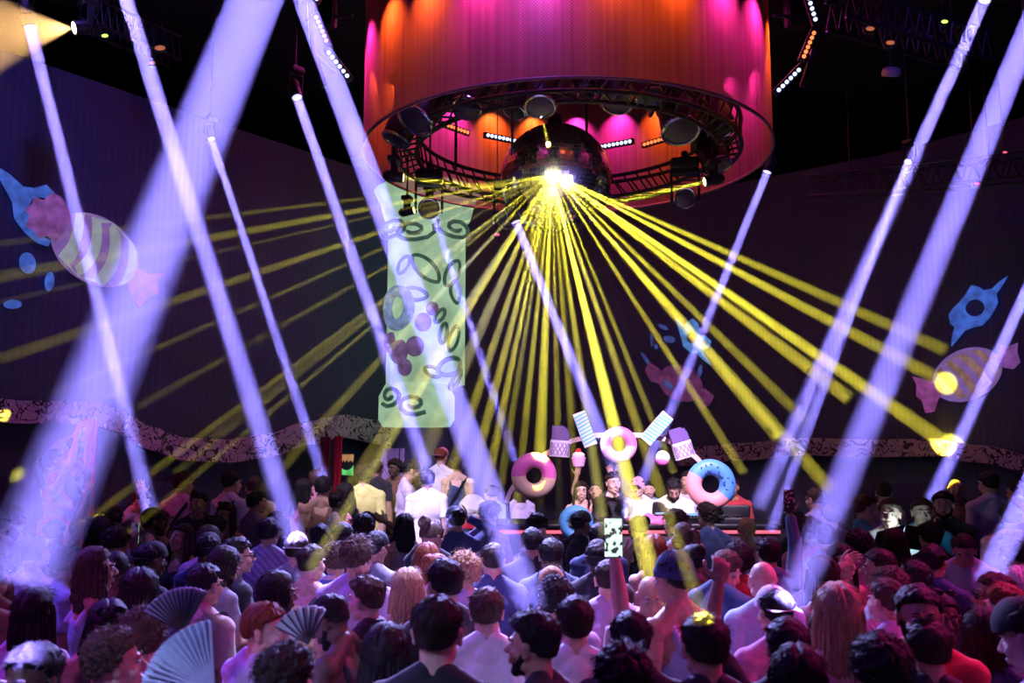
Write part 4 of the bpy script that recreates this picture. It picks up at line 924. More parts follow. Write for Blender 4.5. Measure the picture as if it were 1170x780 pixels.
for i, p in enumerate(W3):
    d = (W3[min(i + 1, len(W3) - 1)] - W3[max(i - 1, 0)]).normalized(); nn = Vector((-d.z, 0, d.x)); h = .024; rings.append([p + nn * h, p - nn * h, p - nn * h + Vector((0, .03, 0)), p + nn * h + Vector((0, .03, 0))])
mb.loft(rings); o = mb.build('garland_arch', pmat('arch_pink', (.75, .50, .62), .6), smooth=False); o.location = C0; tag(o, 'pale pink curved arch band that carries the sweets above the booth', 'arch')
mb = MB()
for u, v in ((580, 574), (812, 575)):
    p = at(u, v, DG + .14) - C0; mb.cap(p, (p.x, p.y, .2 - C0.z), .02, .02, 8, flat=True)
mb.build('arch_post', M_BLKMET, o)

# left side: drapes, panel, framed picture, tray
M_REDV = pmat('red_velvet', (.65, .01, .06), .8, bump=.3); M_LILAC = pmat('lilac_cloth', (.55, .38, .80), .8, bump=.3, bscale=8)
def drape(name, u0, u1, v0, zb, d, label, m, n=5, amp=.05, cat='curtain'):
    a = at(u0, v0, d); b = at(u1, v0, d); W = b.x - a.x; t0 = Vector(((a.x + b.x) / 2, a.y, zb)); H = a.z - zb; mb = MB(); f = []; K = n * 12
    for j in range(K + 1):
        x = -W / 2 + W * j / K; f.append((x, amp * math.sin(j / K * n * 2 * PI)))
    rings = []
    for i in range(9):
        z = H * i / 8; rings.append([Vector((x, y * (1 - .3 * i / 8), z)) for x, y in f] + [Vector((x, y * (1 - .3 * i / 8) + .02, z)) for x, y in f[::-1]])
    mb.loft(rings); o = mb.build(name, m); o.location = t0; return tag(o, label, cat)
drape('red_curtain', 94, 112, 478, .2, 9.0, 'narrow red curtain behind the silhouetted performer at far left', M_REDV, 2)
drape('red_curtain', 366, 378, 499, .45, 11.6, 'dull red curtain strip behind the couple, left of the bright red one', pmat('dull_red', (.30, .02, .05), .8), 2, .03); drape('red_curtain', 382, 391, 498, .45, 11.5, 'bright red curtain strip left of the framed mouth picture', M_REDV, 2, .03)
drape('lilac_drape', 438, 478, 512, .45, 12.0, 'lilac cloth panel hanging under the border near the white shirts', M_LILAC, 3, .05, 'drape')
t = place('lilac_pennant', 437, 533, 'pale lilac triangular cloth hanging right of the framed picture', 'drape', d=11.6); q = 11.6 / F
slab(t, 'pennant_cloth', [(-12 * q, -17 * q), (12 * q, -19 * q), (2 * q, 20 * q)], M_LILAC, 0, .02)
mb = MB(); mb.cap((-.14, 0, .22), (.15, 0, -.22), .012, .012, 6); mb.build('pennant_pole', M_BLKMET, t); mb = MB(); mb.cap((0, .02, -.1), (0, .02, .45 - t.matrix_basis.translation.z), .015, .015, 6); mb.build('stand_pole', M_BLKMET, t)
t = place('framed_picture', 397.5, 531, 'small lit picture of a green grin under orange, right of red curtain', 'picture', d=11.5); q = 11.5 / F
slab(t, 'board', [(-7 * q, -13 * q), (7 * q, -13 * q), (7 * q, 13 * q), (-7 * q, 13 * q)], M_BLACK, .01, .03)
slab(t, 'orange_top', [(-6.5 * q, 3 * q), (-4.5 * q, 6 * q), (-3 * q, 3 * q), (-1 * q, 6 * q), (1 * q, 3 * q), (3 * q, 6 * q), (5 * q, 3 * q), (6.5 * q, 5 * q), (6.5 * q, 12 * q), (-6.5 * q, 12 * q)], emat('picture_orange', (.9, .45, .15), .6), -.012, .012)
slab(t, 'green_grin', [(-6.5 * q, -11 * q), (6.5 * q, -12 * q), (6.5 * q, 0), (4 * q, -4 * q), (0, -6 * q), (-4 * q, -5.5 * q), (-6.5 * q, -4 * q)], emat('picture_green', (.15, .9, .2), .8), -.012, .012)
mb = MB(); mb.cap((0, .05, -.05), (0, .05, .45 - t.matrix_basis.translation.z), .02, .02, 8); mb.build('stand_pole', M_BLKMET, t)
t = place('arched_panel', 72, 525, 'light blue arched cloth panel behind the far left performer', 'panel', d=9.1); q = 9.1 / F
slab(t, 'panel_board', [(-22 * q, -40 * q), (20 * q, -40 * q), (20 * q, 32 * q), (8 * q, 28 * q), (-6 * q, 22 * q), (-16 * q, 12 * q), (-20 * q, 0)], pmat('panel_blue', (.35, .55, .85), .6), 0, .05)
mb = MB(); mb.cap((0, .04, -.2), (0, .04, .2 - t.matrix_basis.translation.z), .02, .02, 8); mb.build('panel_stand', M_BLKMET, t)
# low riser where the far left performer stands
p = at(88, 560, 8.9); mb = MB(); mb.box((0, 0, .19), (.8, .6, .38), bev=.02); o = mb.build('stage_riser', M_BOOTH); o.location = (p.x + .05, p.y + .05, .2); tag(o, 'dark low riser under the performer at far left', 'riser')
# cake table
p = at(541, 590, 9.9); t = thing('serving_table', (p.x, p.y, .2), 'small high table with a red cloth edge behind the crowd', 'table'); hz = p.z + .03
mb = MB(); mb.box((0, 0, hz - .2), (.44, .36, .03), bev=.01); mb.build('table_top', M_WHT, t); mb = MB(); mb.box((0, 0, hz - .28), (.45, .37, .13), bev=.01); mb.build('red_skirt', M_REDV, t); mb = MB(); mb.lathe([(.18, 0), (.18, .02), (.03, .04), (.03, hz - .34)], None, 20); mb.build('pedestal', M_BLKMET, t)
o = MB(); o.lathe([(.18, 0), (.185, .05), (.15, .10), (.14, .13), (.10, .17), (.04, .20), (.001, .205)], None, 28); o = link('iced_cake', remesh(o, 'iced_cake', M_WHT, .012, 1, wr=.02)); o.location = (p.x, p.y, hz + .016); tag(o, 'white domed iced cake on the red-edged table', 'cake')

# ------------------------------------------------------------------ hand held things
def fan(name, u, v, d, R, a0, a1, m1, m2, label, n=14, tiltx=.2):
    M = Matrix.Translation(at(u, v, d)) @ Matrix.Rotation(tiltx, 4, 'Z'); t = thing(name, (0, 0, 0), label, 'hand fan', mtx=M); r = R * d / F; mb = MB(); vs = []; N = n * 2
    for lay in (0, .004):
        for i in range(N + 1):
            a = math.radians(a0 + (a1 - a0) * i / N); y = (.012 if i % 2 else -.012)
            for rr in (r * .32, r): vs.append(Vector((rr * math.cos(a), y * rr / r + lay, rr * math.sin(a))))
    k = 2 * (N + 1); fs = []
    for i in range(N):
        q = 2 * i; fs.append((q, q + 1, q + 3, q + 2)); fs.append((k + q, k + q + 2, k + q + 3, k + q + 1)); fs.append((q + 1, k + q + 1, k + q + 3, q + 3)); fs.append((q, q + 2, k + q + 2, k + q))
    fs += [(0, k, k + 1, 1), (2 * N, 2 * N + 1, k + 2 * N + 1, k + 2 * N)]; mb.add(vs, fs); mb.build('fan_leaf', m1, t, smooth=False)
    for i in range(n + 1): a = math.radians(a0 + (a1 - a0) * i / n); mb = MB(); mb.cap((0, 0, 0), (r * .98 * math.cos(a), -.014, r * .98 * math.sin(a)), .004, .003, 6); mb.build('fan_rib', m2, t)
    return t
FB1 = pmat('fan_pale_blue', (.62, .78, .95), .6); FB2 = pmat('fan_lilac', (.62, .58, .85), .6); FB3 = pmat('fan_white', (.7, .7, .8), .5)
fan('folding_fan', 245, 790, 2.35, 80, 95, 172, FB1, FB2, 'large pale blue pleated folding fan at bottom left'); fan('folding_fan', 210, 722, 3.3, 50, 62, 150, FB2, M_BLACK, 'lilac pleated folding fan behind the pale blue one')
fan('folding_fan', 352, 735, 3.0, 42, 62, 150, FB3, M_BLACK, 'white and black folding fan held up near bottom left', 7)
def phone_mat(name, cols, st):
    m, n, l, b = mat(name); tc = n.new('ShaderNodeTexCoord'); v = n.new('ShaderNodeTexNoise'); v.inputs['Scale'].default_value = 45; v.inputs['Detail'].default_value = 1; l.new(tc.outputs['Object'], v.inputs['Vector'])
    cr = n.new('ShaderNodeValToRGB'); cr.color_ramp.interpolation = 'CONSTANT'; e = cr.color_ramp.elements; e[0].color = (*cols[0], 1); e[1].color = (*cols[-1], 1); e[1].position = .62
    for i, c in enumerate(cols[1:-1]): x = e.new(.42 + .1 * i); x.color = (*c, 1)
    l.new(v.outputs['Fac'], cr.inputs[0]); l.new(cr.outputs[0], b.inputs['Emission Color' if st else 'Base Color']); b.inputs['Emission Strength'].default_value = st
    if st: b.inputs['Base Color'].default_value = (.01, .01, .01, 1)
    return m
P_SCR = phone_mat('phone_picture', [(.02, .03, .03), (.55, .75, .65), (.9, .95, .9)], 1.6); P_SC2 = phone_mat('phone_picture_dark', [(.01, .02, .04), (.15, .4, .5), (.6, .8, .8)], 1.0); P_CASE = phone_mat('leopard_case', [(.02, .02, .02), (.03, .02, .03), (.8, .75, .75)], 0); P_WHT = emat('torch_white', (.9, 1, .9), 3, var=.1)
def phone_at(M, label, scr=P_SCR, back=M_BLACK, s=1.0):
    t = thing('smartphone', (0, 0, 0), label, 'phone', mtx=M); t.scale = (s,) * 3; mb = MB(); mb.box((0, 0, 0), (.076, .009, .158), bev=.004); mb.build('case', back, t)
    if scr: mb = MB(); mb.box((0, -.0048, 0), (.070, .001, .150)); mb.build('screen', scr, t)
    mb = MB(); mb.box((-.02, .005, .058), (.026, .004, .028), bev=.002); mb.build('camera_bump', M_BLKMET, t); return t
def phone_in_hand(o, J, pose, label, scr=P_SCR, back=M_BLACK, yaw=0, s=1.0, off=.10):
    f = nrm(POSE[pose][1]); n = -palmn(None, f); n = (n - f * n.dot(f)).normalized(); M = Matrix.LocRotScale(o.location, o.rotation_euler, o.scale)
    c = M @ (J['wr'] + f * off + n * .034); z = Vector((0, 0, 1)); y = -(M.to_3x3() @ n).normalized(); y.z = 0; y.normalize(); x = y.cross(z)
    return phone_at(Matrix.Translation(c) @ Matrix((x, y, z)).transposed().to_4x4(), label, scr, back, s)

# ------------------------------------------------------------------ crowd
# u v size(s px or d metres) yaw sex pose hair haircolour skin top kind pattern extras | label | short name
PEOPLE = '''
499 722 s84 -8 m relax fade brn p blk tee - -|big dark-haired man with shaved nape and black top, bottom centre, back to us|man with shaved nape
612 735 s82 62 m relax quiff blk t blk tee - beard|smiling dark-haired man in profile facing left, bottom centre|smiling profile man
806 738 s84 10 m relax short brn t blk tee - -|large round brown head with yellow light patch on the hair, bottom centre-right|head with yellow patch
721 738 s64 0 m relax short blk t blk tee - -|dark short-haired man just right of the smiling profile man, yellow streak on hair|yellow-streaked man
712 778 s70 0 m relax tousled blk t gry tee - -|dark tousled head at bottom edge below the yellow-streaked man|tousled head at the edge
440 755 s76 -10 f relax long blk t blk tee - -|woman with long dark hair in black at the bottom edge, left of shaved-nape man|long-haired woman in black
420 684 s64 62 m relax quiff lbr p blk long - -|man in dark jacket with blond-topped hair and pink ear, facing left|blond-topped man
390 702 s54 75 m down fade blk d blk tank - glasses,beard|dark-skinned man in sunglasses and dark vest looking down left|man in sunglasses and vest
326 778 s64 -20 m relax tousled brn p wht tee - -|purple-lit tousled head at the bottom edge below the white fan|purple-lit tousled head
298 716 s62 -40 m turnR short red p lil tee - -|reddish-haired man in lilac shirt near bottom left, looking right|reddish-haired man
313 676 s48 -50 f phone_low longwavy blk d wht tee - -|dark curly-haired woman holding up the white and black fan|woman with folding fan
233 668 s50 -30 m relax fade blk t bei tee - glasses,strap|man in beige shirt with black bag strap and glasses, lower left|man in beige with strap
38 698 s62 -10 f relax long blk t lil tee - -|woman with long dark hair in a lilac t-shirt at the left edge, back to us|long-haired woman in lilac
122 704 s58 -150 f down long blk t blk tank - glasstop|long dark-haired woman looking down with sunglasses pushed up, lower left|woman with pushed-up sunglasses
128 762 s66 -60 m relax curly lbr p pnk tee - -|man with pink-lit light curly hair at bottom left|pink-lit curly man
163 728 s60 20 f relax curly lbr p pnk tee - -|curly light-brown head just behind the pink-lit curly man|second curly head
36 776 s62 170 m relax short blk d nvy tee - glasses|man in blue-tinted sunglasses facing us at the bottom left corner|corner man in sunglasses
76 644 s44 -55 m relax short blk t lbl tee - glasstop|dark-haired man in light blue t-shirt with sunglasses on his head, left|man in light blue tee
40 632 s42 -25 m relax fade brn t wht tee - -|man in white t-shirt near the left edge under the broadest beam|white tee by the left edge
170 640 s46 -40 m relax capb blk d blk tee - -|dark-skinned man in black cap and black t-shirt, left side, looking right|man in black cap
132 648 s42 10 m relax buzz blk d brn tee - -|dark buzz-cut man in brown standing left of the man in black cap|buzz-cut man in brown
270 634 s44 -55 m relax fade brn p blk tee - glasses|short-haired man in black t-shirt and glasses facing right, left of centre|man in black tee and glasses
236 628 s38 -10 m relax capb blk d nvy tee - -|man in a dark backwards cap behind the man in beige|dark backwards cap
174 596 s34 -60 m relax capf blk d wht tee - beard|bearded man in dark cap and white t-shirt in profile, upper left crowd|bearded profile man
90 605 s30 -20 m relax buzz bln p brn tank - -|cropped blond head lit bright yellow, left crowd|yellow-lit blond head
62 608 s32 10 m relax short blk t blk tee - -|dark head just left of the yellow-lit blond head|dark head by the blond
147 612 s30 -30 m relax capf blk t gry tee - -|man in dark cap with a yellow glint, beside the bearded profile man|cap with yellow glint
118 612 s29 150 f relax bun blk d blk tee - -|dark-haired woman facing us between two capped men, left crowd|facing woman at left
128 594 s26 20 m armsup tousled brn t brn tank - -|tousled man in brown with pale hands raised above the left crowd|man with raised hands
209 552 d8.7 -20 m relax short brn p lil tee - strap|man in lilac t-shirt with diagonal black strap on the left terrace|lilac shirt with strap
156 568 d8.9 -100 m down short lbr p lbl tee - -|man in pale blue t-shirt bending forward on the left terrace|bending blue shirt
264 551 d9.0 -30 m relax fade brn p wht tee - strap|man in white t-shirt with thin strap on the left terrace|white tee with strap
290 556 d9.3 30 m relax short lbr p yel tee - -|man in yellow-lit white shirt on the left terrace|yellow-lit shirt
226 590 s25 175 m relax short blk t blk tee - glasstop|man facing us with sunglasses on his head below the lilac shirt|facing sunglasses man
258 588 s25 165 f relax long brn t blk tank - glasstop|woman facing us with sunglasses on top, left crowd middle|facing sunglasses woman
206 614 s30 160 f phone long brn t blk tank - -|woman facing us holding up a lit phone, left crowd|woman with lit phone
246 604 s30 -5 m relax tousled blk t blk tee - -|dark tousled head right of the woman holding the lit phone|tousled head by the phone
292 588 s28 -45 m relax short blk t gry tee - -|dark-haired man in grey looking right beneath the yellow-lit shirt|man in grey looking right
88 513 d8.9 -10 f relax bun blk d blk tank - -|silhouetted dark performer standing high before the red curtain, far left|far left performer
66 528 d8.6 -60 f armsup pony blk t red tank - -|red-lit dancer with raised arms left of the dark performer|red-lit dancer
307 608 s36 -10 m relax short blk t lil tee print -|man in a printed pale shirt, back to us, left of the white cap|printed shirt man
338 628 s30 0 m relax capb brn p gry tee - cap:wht|person in a bright white cap, left of centre|white cap
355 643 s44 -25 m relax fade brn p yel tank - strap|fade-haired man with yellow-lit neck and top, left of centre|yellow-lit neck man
384 640 s36 20 m relax curly lbr p wht tee stripe -|curly-haired man in blue and white striped shirt, left of centre|blue striped shirt
408 636 s50 -15 m relax tousled lbr p lil tee - -|large tousled lavender-lit head left of centre|lavender tousled head
465 684 s40 5 f relax long bln p lbl tank - -|woman with long straight blonde hair seen from behind, left of centre|long blonde woman
530 654 s54 40 m relax curly bln p lbl tee - glasstop|brightly lit blond curly man in pale blue shirt, sunglasses on head|bright blond man
508 666 s36 35 m relax short blk t blk tee - -|dark head tucked just left of the bright blond man|dark head by bright blond
563 640 s46 5 m relax fade brn p nvy tee - -|man in navy with pink-lit nape under the thick centre beam|pink nape man
556 700 s60 0 m relax short lbr p wht tee - -|man in bright white t-shirt behind shaved-nape man at bottom centre|bright white tee
386 592 s27 -70 m relax fade blk d wht tee - glasses|dark-skinned man in white facing right below the couple|dark man in white facing right
419 598 s26 0 m handshead short blk d blk tee - -|man in black with hand lifted beside his head, left middle|man lifting hand
366 614 s28 0 m relax short blk t nvy tee - -|small dark head in navy shirt left of the man lifting his hand|small navy head
428 626 s34 -30 m relax capb blk t gry tee - -|man in backwards black cap looking right, middle left|middle-left cap
462 600 s31 15 f relax long blk t gry tank - -|woman with long dark hair in grey in front of the white shirts|dark long hair woman
495 612 s27 -5 m relax short blk t blk tee - -|round dark head right of the long dark hair woman|round dark head
521 594 d7.6 20 m handshead capb blk t nvy long - -|man in dark cap and navy jacket with bent raised arm, middle|navy jacket man
488 638 s38 20 f relax long red p pnk tee - -|woman with reddish-pink long hair, middle left of the thick beam|reddish-pink hair woman
500 660 s30 -30 f relax bun red p pnk tank - -|woman with small reddish bun just below the reddish-pink hair woman|reddish bun
344 558 d9.0 -60 f fold long blk t red tank - -|long dark-haired woman in red facing right on the terrace|terrace woman in red
363 548 d9.9 -40 m relax fade lbr p pnk tee - -|pink-faced man behind the brown tank top man|pink-faced man
369 557 d8.9 0 m relax short blk t brn tank - -|man in brown tank top seen from behind near the red curtains|brown tank top man
397 562 d9.2 70 f fold long blk p pnk tank - -|woman in pink with dark hair and pink-lit face looking left|pink-lit woman
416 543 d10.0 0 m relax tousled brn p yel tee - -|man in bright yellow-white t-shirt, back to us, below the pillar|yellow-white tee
430 541 d10.9 -20 m relax short blk t blk tee - -|man in black right behind the yellow-white tee|man in black behind
451 543 d11.2 150 m relax afro blk d brn tee - -|dark man facing us under the lilac cloth panel|man under the lilac cloth
466 536 d10.3 -80 m fold capb blk t lil tee pins -|man in pale pinstripe shirt turned right under the lilac cloth|pinstripe shirt
488 548 d10.2 10 m relax short brn t wht tee - -|man in white t-shirt left of the pink headband|white tee below beam
504 522 d11.6 -30 m relax capb red p wht tee - cap:pnk|man in a pink cap standing tall at the back|pink cap man
523 532 d11.2 -10 m relax short brn p nvy tank - strap|man in a dark vest with shoulder strap near the cake table|dark vest man
475 545 d10.8 20 m relax short lbr p lil tee - -|man in lilac behind the pinstripe shirt|lilac man behind pinstripes
564 566 d10.0 30 m fold short blk t lbl long - -|man in pale blue long sleeves right of the cake|blue long sleeves by cake
594 560 d10.8 10 f relax long brn p lil tee - -|dim woman standing behind the left doughnut|woman behind doughnut
700 551 d9.95 -165 m relax short brn p blk tee - glasstop|man in dark t-shirt standing at the booth under the centre doughnut|dark tee at booth
729 556 d10.4 160 m relax capf pnk p wht tee - cap:pnk|pink-lit person in white jacket and pink cap next to the DJ|pink cap at booth
741 560 d10.9 175 m relax short blk p blu tee - -|man facing us behind the DJ in a blue top|blue top behind DJ
769 555 d9.95 175 m down tousled blk t wht tee - beard|DJ in white t-shirt looking down at the decks|DJ in white
786 549 d10.5 150 m relax short blk t lil tee - -|man in lilac t-shirt right behind the DJ|lilac tee behind DJ
664 560 d10.0 180 f relax long brn p red tank - -|woman in red behind the pale blue doughnut|woman in red at booth
680 566 d10.1 170 f armsup pony blk t pnk tank - -|woman with raised arms left of the dark tee at the booth|arms-up woman at booth
836 556 d10.3 165 m relax short brn t red tee - -|man in red at the right end of the booth|man in red at booth end
853 604 s30 -10 f relax pony bln p wht tank - -|blonde ponytail woman below the raised leopard phone|blonde ponytail by phone
663 598 s27 -50 m relax capb blk d blk tee - -|dark-capped man in front of the pale blue doughnut|cap before blue doughnut
684 614 s30 0 m relax short blk t nvy tee - -|dark-haired man in navy right of the bright phone|navy man right of phone
729 602 s30 30 f relax bun blk t blk tank - -|woman with dark bun under the yellow ray, centre|dark bun under ray
748 628 s36 0 f relax long red p pnk tank - -|woman with long pinkish hair left of the dark beanie|long pinkish hair
608 620 s32 0 m relax short blk t blk tee - -|dark head left of the raised bright phone, by the thick beam|dark head left of phone
629 634 s36 10 m relax short blk t nvy tee - -|round dark head directly below the bright phone|dark head below phone
683 638 s36 -10 m relax capb blk d blk tee - -|man in black cap right of the raised phone arm|black cap by phone arm
630 668 s40 0 f relax bun bln p pnk tank - glasstop|blonde woman with bright pink-lit hair and sunglasses on top|pink-lit blonde
634 696 s34 0 m relax curly blk t lil tee - -|small dark curly head in front of the pink-lit blonde|small curly dark head
657 720 s44 0 m highphone short brn p wht tee - -|man in white t-shirt raising a bright phone with a straight arm|phone-raising man
695 664 s46 -8 m relax fade brn p lil tee - strap|man in lilac shirt with thin black bag strap, centre|lilac shirt with bag strap
771 660 s62 40 m relax beanie blk t lbl tank - cap:nvy|man in navy beanie and light blue tank top, centre right|navy beanie man
742 690 s44 170 m fold bald blk t pnk none - -|shirtless man partly hidden left of the navy beanie|shirtless man
792 640 s38 10 f phone_low bun blk d blk tank - -|dark woman with bun holding a phone behind the navy beanie|phone woman with bun
843 640 s38 -10 f relax afro blk d red tee - -|woman with round dark afro in red left of the raised denim arm|afro woman
872 662 s44 10 m relax bald blk p lbl tee - -|bald pink-lit man in pale blue, right of centre|bald man
900 762 s72 0 m fist short blk t blk tee - -|man at the bottom edge raising his left fist|fist-raising man
888 728 s52 15 m relax capb blk p pnk tee - cap:wht|dark head in a white cap right of the raised fist arm|white cap at right
911 775 s54 -10 f relax longwavy blk t blk tee - -|wavy dark head at the bottom edge below the thick right beam|wavy head at bottom
952 742 s60 -62 f relax long blk p blk tank - -|brunette woman in profile facing right at lower right|brunette profile woman
958 698 s42 0 f relax long bln p pnk tank - -|woman with long pink-lit blonde hair seen from behind, right|pink-lit long blonde
1016 706 s64 28 m relax fade lbr p lil tee - -|man with pink-lit neck and faded hair in lilac shirt, lower right|pink-lit neck man
1050 702 s48 165 m relax short blk t red tee - beard|bearded man facing us beside the pink-lit neck man|bearded facing man
1077 712 s48 170 f relax bun blk d blk tee - glasstop|woman with glasses on her head beside the bearded facing man|woman with head glasses
1062 752 s64 -10 m relax short brn t blk tee - -|dark blurred head at lower right under the glasses woman|lower right dark head
1008 772 s64 0 m relax afro blk t blk tee - -|rounded black head at the bottom edge, right of the brunette|rounded black head
1126 742 s72 -30 f relax longwavy brn t nvy tee - -|large wavy brown-haired woman in the bottom right corner|corner wavy woman
1150 700 s54 20 m relax short red p pnk tee - -|reddish head behind the corner wavy woman at right edge|reddish head at right
1139 684 s48 78 m relax short brn t brn tee - glasses|man with glasses in left profile near the right edge|glasses man at right
1066 642 s44 -45 m relax fade blk t nvy polo - -|man in navy polo with bright lit shoulder, right side|navy polo man
1102 622 s36 150 m down short blk p lbl polo - -|smiling man in light blue polo looking down, right side|smiling blue polo man
1006 648 s40 60 m relax short brn t wht tee - -|man in white facing left below the menu readers|white tee facing left
1047 670 s38 20 m relax short blk t nvy tee - glasstop|small dark head in front of the navy polo man|small head by navy polo
1019 682 s36 10 f relax curly lbr p pnk tee - -|brown curly head above the pink-lit neck man|brown curly head
961 640 s32 -160 f handshead long brn p pnk tank - -|woman facing us with hand at her hair, right of thick beam|woman hand in hair
940 656 s36 20 f relax long brn t blk tank - -|long dark brown hair woman inside the thick right beam|brown hair in beam
908 598 d8.0 -10 f relax afro blk d blk tee - -|dim woman with big dark hair between the two right beams|big hair between beams
878 632 s40 0 m highphone short blk t den long - -|man in blue denim raising a leopard-cased phone|denim arm man
950 590 d7.9 5 m relax short lbr p wht tee - -|man in white round-backed t-shirt inside the thick right beam|white tee in beam
932 570 d8.7 30 m relax fade lbr p lil tee - -|dim man on the terrace left of the thick right beam|dim terrace man
988 580 d7.7 -95 m relax fade lbr p tea polo - -|man in teal polo reading the menu from the left|teal polo menu reader
1017 586 d7.4 150 m relax short lbr p wht tee - -|man in bright white t-shirt bent over the open menu|white menu reader
1053 584 d7.5 165 m relax short brn p tea tee - -|young brightly lit person looking down at the menu|young menu reader
1078 576 d8.0 150 m relax short brn p blk long - beard|bearded man in black jacket at the right of the menu group|black jacket reader
1130 552 d8.5 5 m relax fade brn p lil polo - -|man in lilac polo with dark trim, back to us, on the right terrace|lilac polo on terrace
1010 562 d8.8 -20 f relax bun brn p lil tank - -|woman standing behind the menu readers|woman behind readers
1092 558 d9.4 160 m relax bald blk t brn tee - -|warm-lit dim man left of the lilac polo on terrace|dim man by polo
1163 562 d8.8 20 m relax short blk t pnk tee - -|pink-lit person at the right edge of the terrace|right edge terrace person
1166 668 s42 -20 f relax long wht p wht tank - -|person with white fringe hair at the right edge|white hair at right edge
16 592 s30 -20 m relax short brn p lbl tee - -|dim man in pale blue deep in the broadest beam, left edge|dim man in the beam
'''
placed = []
def solve(u, v, sz):
    r = ray(u, v)
    if sz[0] == 'd': return at(u, v, float(sz[1:]))
    d = 245 / float(sz[1:]); z = min(1.80, max(1.52, CAMZ + r.z * d)); d = (z - CAMZ) / r.z
    return Vector((0, 0, CAMZ)) + r * min(d, 8.15)
def level(p): return .45 if p.y > 11.02 and p.x < -.3 else .2 if p.y > 8.33 else 0.0
rows = []
for ln in PEOPLE.strip().split('\n'):
    a, lab, short = ln.split('|'); f = a.split(); p = solve(float(f[0]), float(f[1]), f[2]); rows.append([p, f, lab, short])
rows.sort(key=lambda r: r[0].y)
CAMP = Vector((0, 0, CAMZ))
def clear(p, gap):
    for q in placed:
        dx = p.x - q.x; dy = p.y - q.y
        if (dx / gap) ** 2 + (dy / (gap * .72)) ** 2 < 1: return False
    return True
PH = {}
for p, f, lab, short in rows:
    g = .50; k = 0; base = p.copy()
    while not clear(p, g) and k < 60:
        k += 1; st = (.02 * ((k + 1) // 2)) * (1 if k % 2 else -.6); p = base + (base - CAMP).normalized() * st * 1.2
    placed.append(p); lv = level(p)
    if short == 'far left performer': lv = .58
    sc = max(.9, min(1.15, (p.z - lv) / 1.652)); zz = p.z - sc * 1.652
    if zz > lv + .005 or zz < lv - .005: zz = lv
    hair = f[6]; hc = f[7] if f[7] in HAIRC else 'brn'
    pat = None if f[11] == '-' else f[11]; ex = () if f[12] == '-' else tuple(f[12].split(','))
    o, J = make_person(p.x, p.y, zz, sc, math.radians(float(f[3])), f[4], f[5], hair, hc, f[8], f[9], f[10], pat, ex, lab)
    PH[short] = (o, J, f[5])
# fillers between them
rng = random.Random(11); cnt = 0; named = [(r[0], r[3]) for r in rows]
cells = [(x, y) for y in np.arange(2.9, 8.1, .47) for x in np.arange(-5.2, 5.2, .5)]
used = {}
for x, y in cells:
    x += rng.uniform(-.1, .1); y += rng.uniform(-.08, .08)
    if abs(x) > y * .60 + .1: continue
    p = Vector((x, y, 1.6 + rng.uniform(-.09, .03)))
    if not clear(p, .50): continue
    front = sorted(named, key=lambda q: (q[0].x - x) ** 2 + (q[0].y - y) ** 2)
    fem = rng.random() < .35; hair = rng.choice(['long', 'bun', 'longwavy', 'pony'] if fem else ['short', 'fade', 'tousled', 'short', 'curly', 'capb']); top = rng.choice(['blk', 'nvy', 'gry', 'blk', 'lil', 'brn', 'pnk' if x > 0 else 'blk', 'wht'])
    hc = rng.choice(['blk', 'blk', 'brn', 'brn', 'lbr']); HN = {'long': 'long-haired', 'bun': 'bun-haired', 'longwavy': 'wavy-haired', 'pony': 'ponytailed', 'short': 'short-haired', 'fade': 'fade-cut', 'tousled': 'tousle-haired', 'curly': 'curly-haired', 'capb': 'capped'}[hair]
    TN = {'blk': 'black', 'nvy': 'navy', 'gry': 'grey', 'lil': 'lilac', 'brn': 'brown', 'pnk': 'pink', 'wht': 'white'}[top]
    for q, sh in front[:8]:
        side = ('behind' if y > q.y + .3 else 'in front of' if y < q.y - .3 else 'right of' if x > q.x else 'left of')
        lab = f"{HN} {'woman' if fem else 'man'} in {TN} just {side} the {sh}"
        if lab not in used: break
    used[lab] = 1; placed.append(p); sc = p.z / 1.652
    make_person(x, y, 0, sc, math.radians(rng.uniform(-50, 50)), 'f' if fem else 'm', rng.choice(['relax', 'relax', 'fold', 'down']), hair, hc, rng.choice('ptdto'), top, 'tank' if fem and rng.random() < .5 else 'tee', label=lab); cnt += 1
print('FILLERS', cnt, 'PEOPLE', len(placed))
phone_in_hand(*PH['phone-raising man'], 'bright lit phone raised by the straight arm in the centre', P_SCR, s=1.1)
phone_in_hand(*PH['denim arm man'], 'phone in a black and white leopard case raised at the right beam', None, P_CASE, s=1.05)
phone_in_hand(*PH['woman with lit phone'], 'small white-lit phone held up in the left crowd', P_SCR, M_WHT)
phone_in_hand(*PH['phone woman with bun'], 'dark phone with pale blue picture above the navy beanie', P_SC2)
# open menu held by the readers
M = Matrix.Translation(at(1034, 616, 7.05)) @ Matrix.Rotation(.15, 4, 'Z') @ Matrix.Rotation(.55, 4, 'X'); t = thing('menu_book', (0, 0, 0), 'large open black menu book held by the readers at right', 'menu', mtx=M)
for s in (-1, 1):
    R = Matrix.Rotation(s * -.30, 4, 'Z'); mb = MB(); mb.box((s * .15, 0, 0), (.30, .008, .22), R.to_3x3(), bev=.003); mb.build('cover', M_BLACK, t)
    mb = MB(); mb.box((s * .15, .012, 0), (.28, .01, .20), R.to_3x3(), bev=.002); mb.build('page', M_WHT, t)
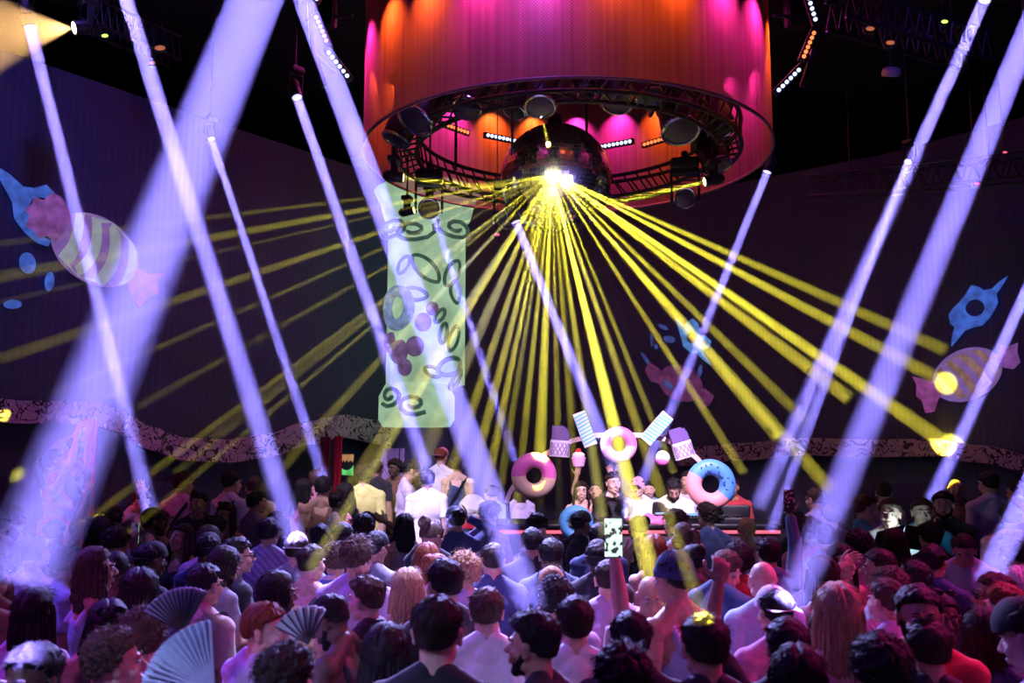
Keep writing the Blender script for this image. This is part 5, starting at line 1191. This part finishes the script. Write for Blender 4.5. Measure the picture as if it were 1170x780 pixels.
# ------------------------------------------------------------------ light, camera
wash((5.0, 6.5, 6.5), (2.4, 4.0, 1.4), (1, .04, .42), 1000, 62)
wash((6.0, 3.0, 4.6), (2.4, 4.2, 1.4), (1, .06, .40), 340, 50)
wash((-5.5, 6.0, 6.2), (-2.2, 4.4, 1.3), (.22, .08, 1), 760, 62)
wash((-4.6, 2.0, 4.4), (-2.0, 3.8, 1.4), (.70, .05, .75), 170, 50)
wash((-.6, 11.0, 5.4), (-.2, 5.6, 1.4), (.34, .33, 1), 7500, 42)
wash((.1, 6.7, 7.3), (-.1, 5.8, 1.4), (.52, .46, 1), 4200, 34)
wash((-1.5, 4.6, 4.8), (1.1, 9.0, 2.3), (1, .70, .85), 900, 22)  # added fill light to brighten the sweets garland
wash((2.2, 4.2, 6.5), (1.6, 9.6, 1.8), (.85, .60, 1), 3200, 28)  # added fill light on the DJ and booth
wash((-2.6, 5.2, 6.5), (-1.1, 10.2, 1.8), (.78, .62, 1), 2300, 28)
wash((-5.2, 6.0, 5.5), (-4.1, 9.0, 2.2), (1, .06, .12), 260, 26)
wash((0, -1.0, 5.0), (0, 5.0, 1.2), (.45, .08, .8), 55, 80)
wash((-2.6, -.6, 4.6), (-1.0, 2.6, 1.5), (.40, .50, 1), 420, 24)  # added fill light to lift the folding fans at bottom left
wash((2.6, 3.5, 3.4), BC, (.35, .25, 1), 1600, 9, .2)  # added light that gives the ball its bluish reflections
wash((-.9, 1.0, 3.6), BC, (1, .92, .50), 3200, 9, .10)
l = bpy.data.lights.new('lamp', 'POINT'); l.energy = 4; l.color = (.6, .95, 1); l.shadow_soft_size = .03; lo = link('torch_light', l); lo.location = at(1034, 604, 7.12)
wash(at(487, 300, 7.0) + Vector((-1.5, 0, 1)), PC, (.6, 1, .55), 120, 22)
for x, c in ((-4, (.20, .12, .9)), (4, (.10, .05, .8)), (0, (.25, .12, .9))): wash((x, 6.5, 7.4), (x * 1.3, 12, 3), c, 35 if x > 0 else 130, 80)  # added floods that lift the walls in place of glowing haze
w = bpy.data.worlds.new('night'); SC.world = w; w.use_nodes = True; w.node_tree.nodes['Background'].inputs[0].default_value = (.010, .004, .045, 1); w.node_tree.nodes['Background'].inputs[1].default_value = 1.0
cam = bpy.data.cameras.new('camera'); co = link('camera', cam); SC.camera = co; cam.sensor_width = 36; cam.lens = 36 * F / 1170; cam.clip_start = .05
co.location = (0, 0, CAMZ); co.rotation_euler = (PI / 2 + PITCH, 0, 0)
cam.dof.use_dof = True; cam.dof.focus_distance = 8.5; cam.dof.aperture_fstop = 2.8
SC.view_settings.view_transform = 'Standard'; SC.view_settings.look = 'None'; SC.view_settings.exposure = 0; SC.view_settings.gamma = 1; SC.view_settings.use_curve_mapping = False
cy = SC.cycles; cy.use_denoising = True; cy.max_bounces = 5; cy.diffuse_bounces = 2; cy.glossy_bounces = 2; cy.transmission_bounces = 2; cy.volume_bounces = 0; cy.transparent_max_bounces = 12; cy.caustics_reflective = False; cy.caustics_refractive = False; cy.sample_clamp_indirect = 4
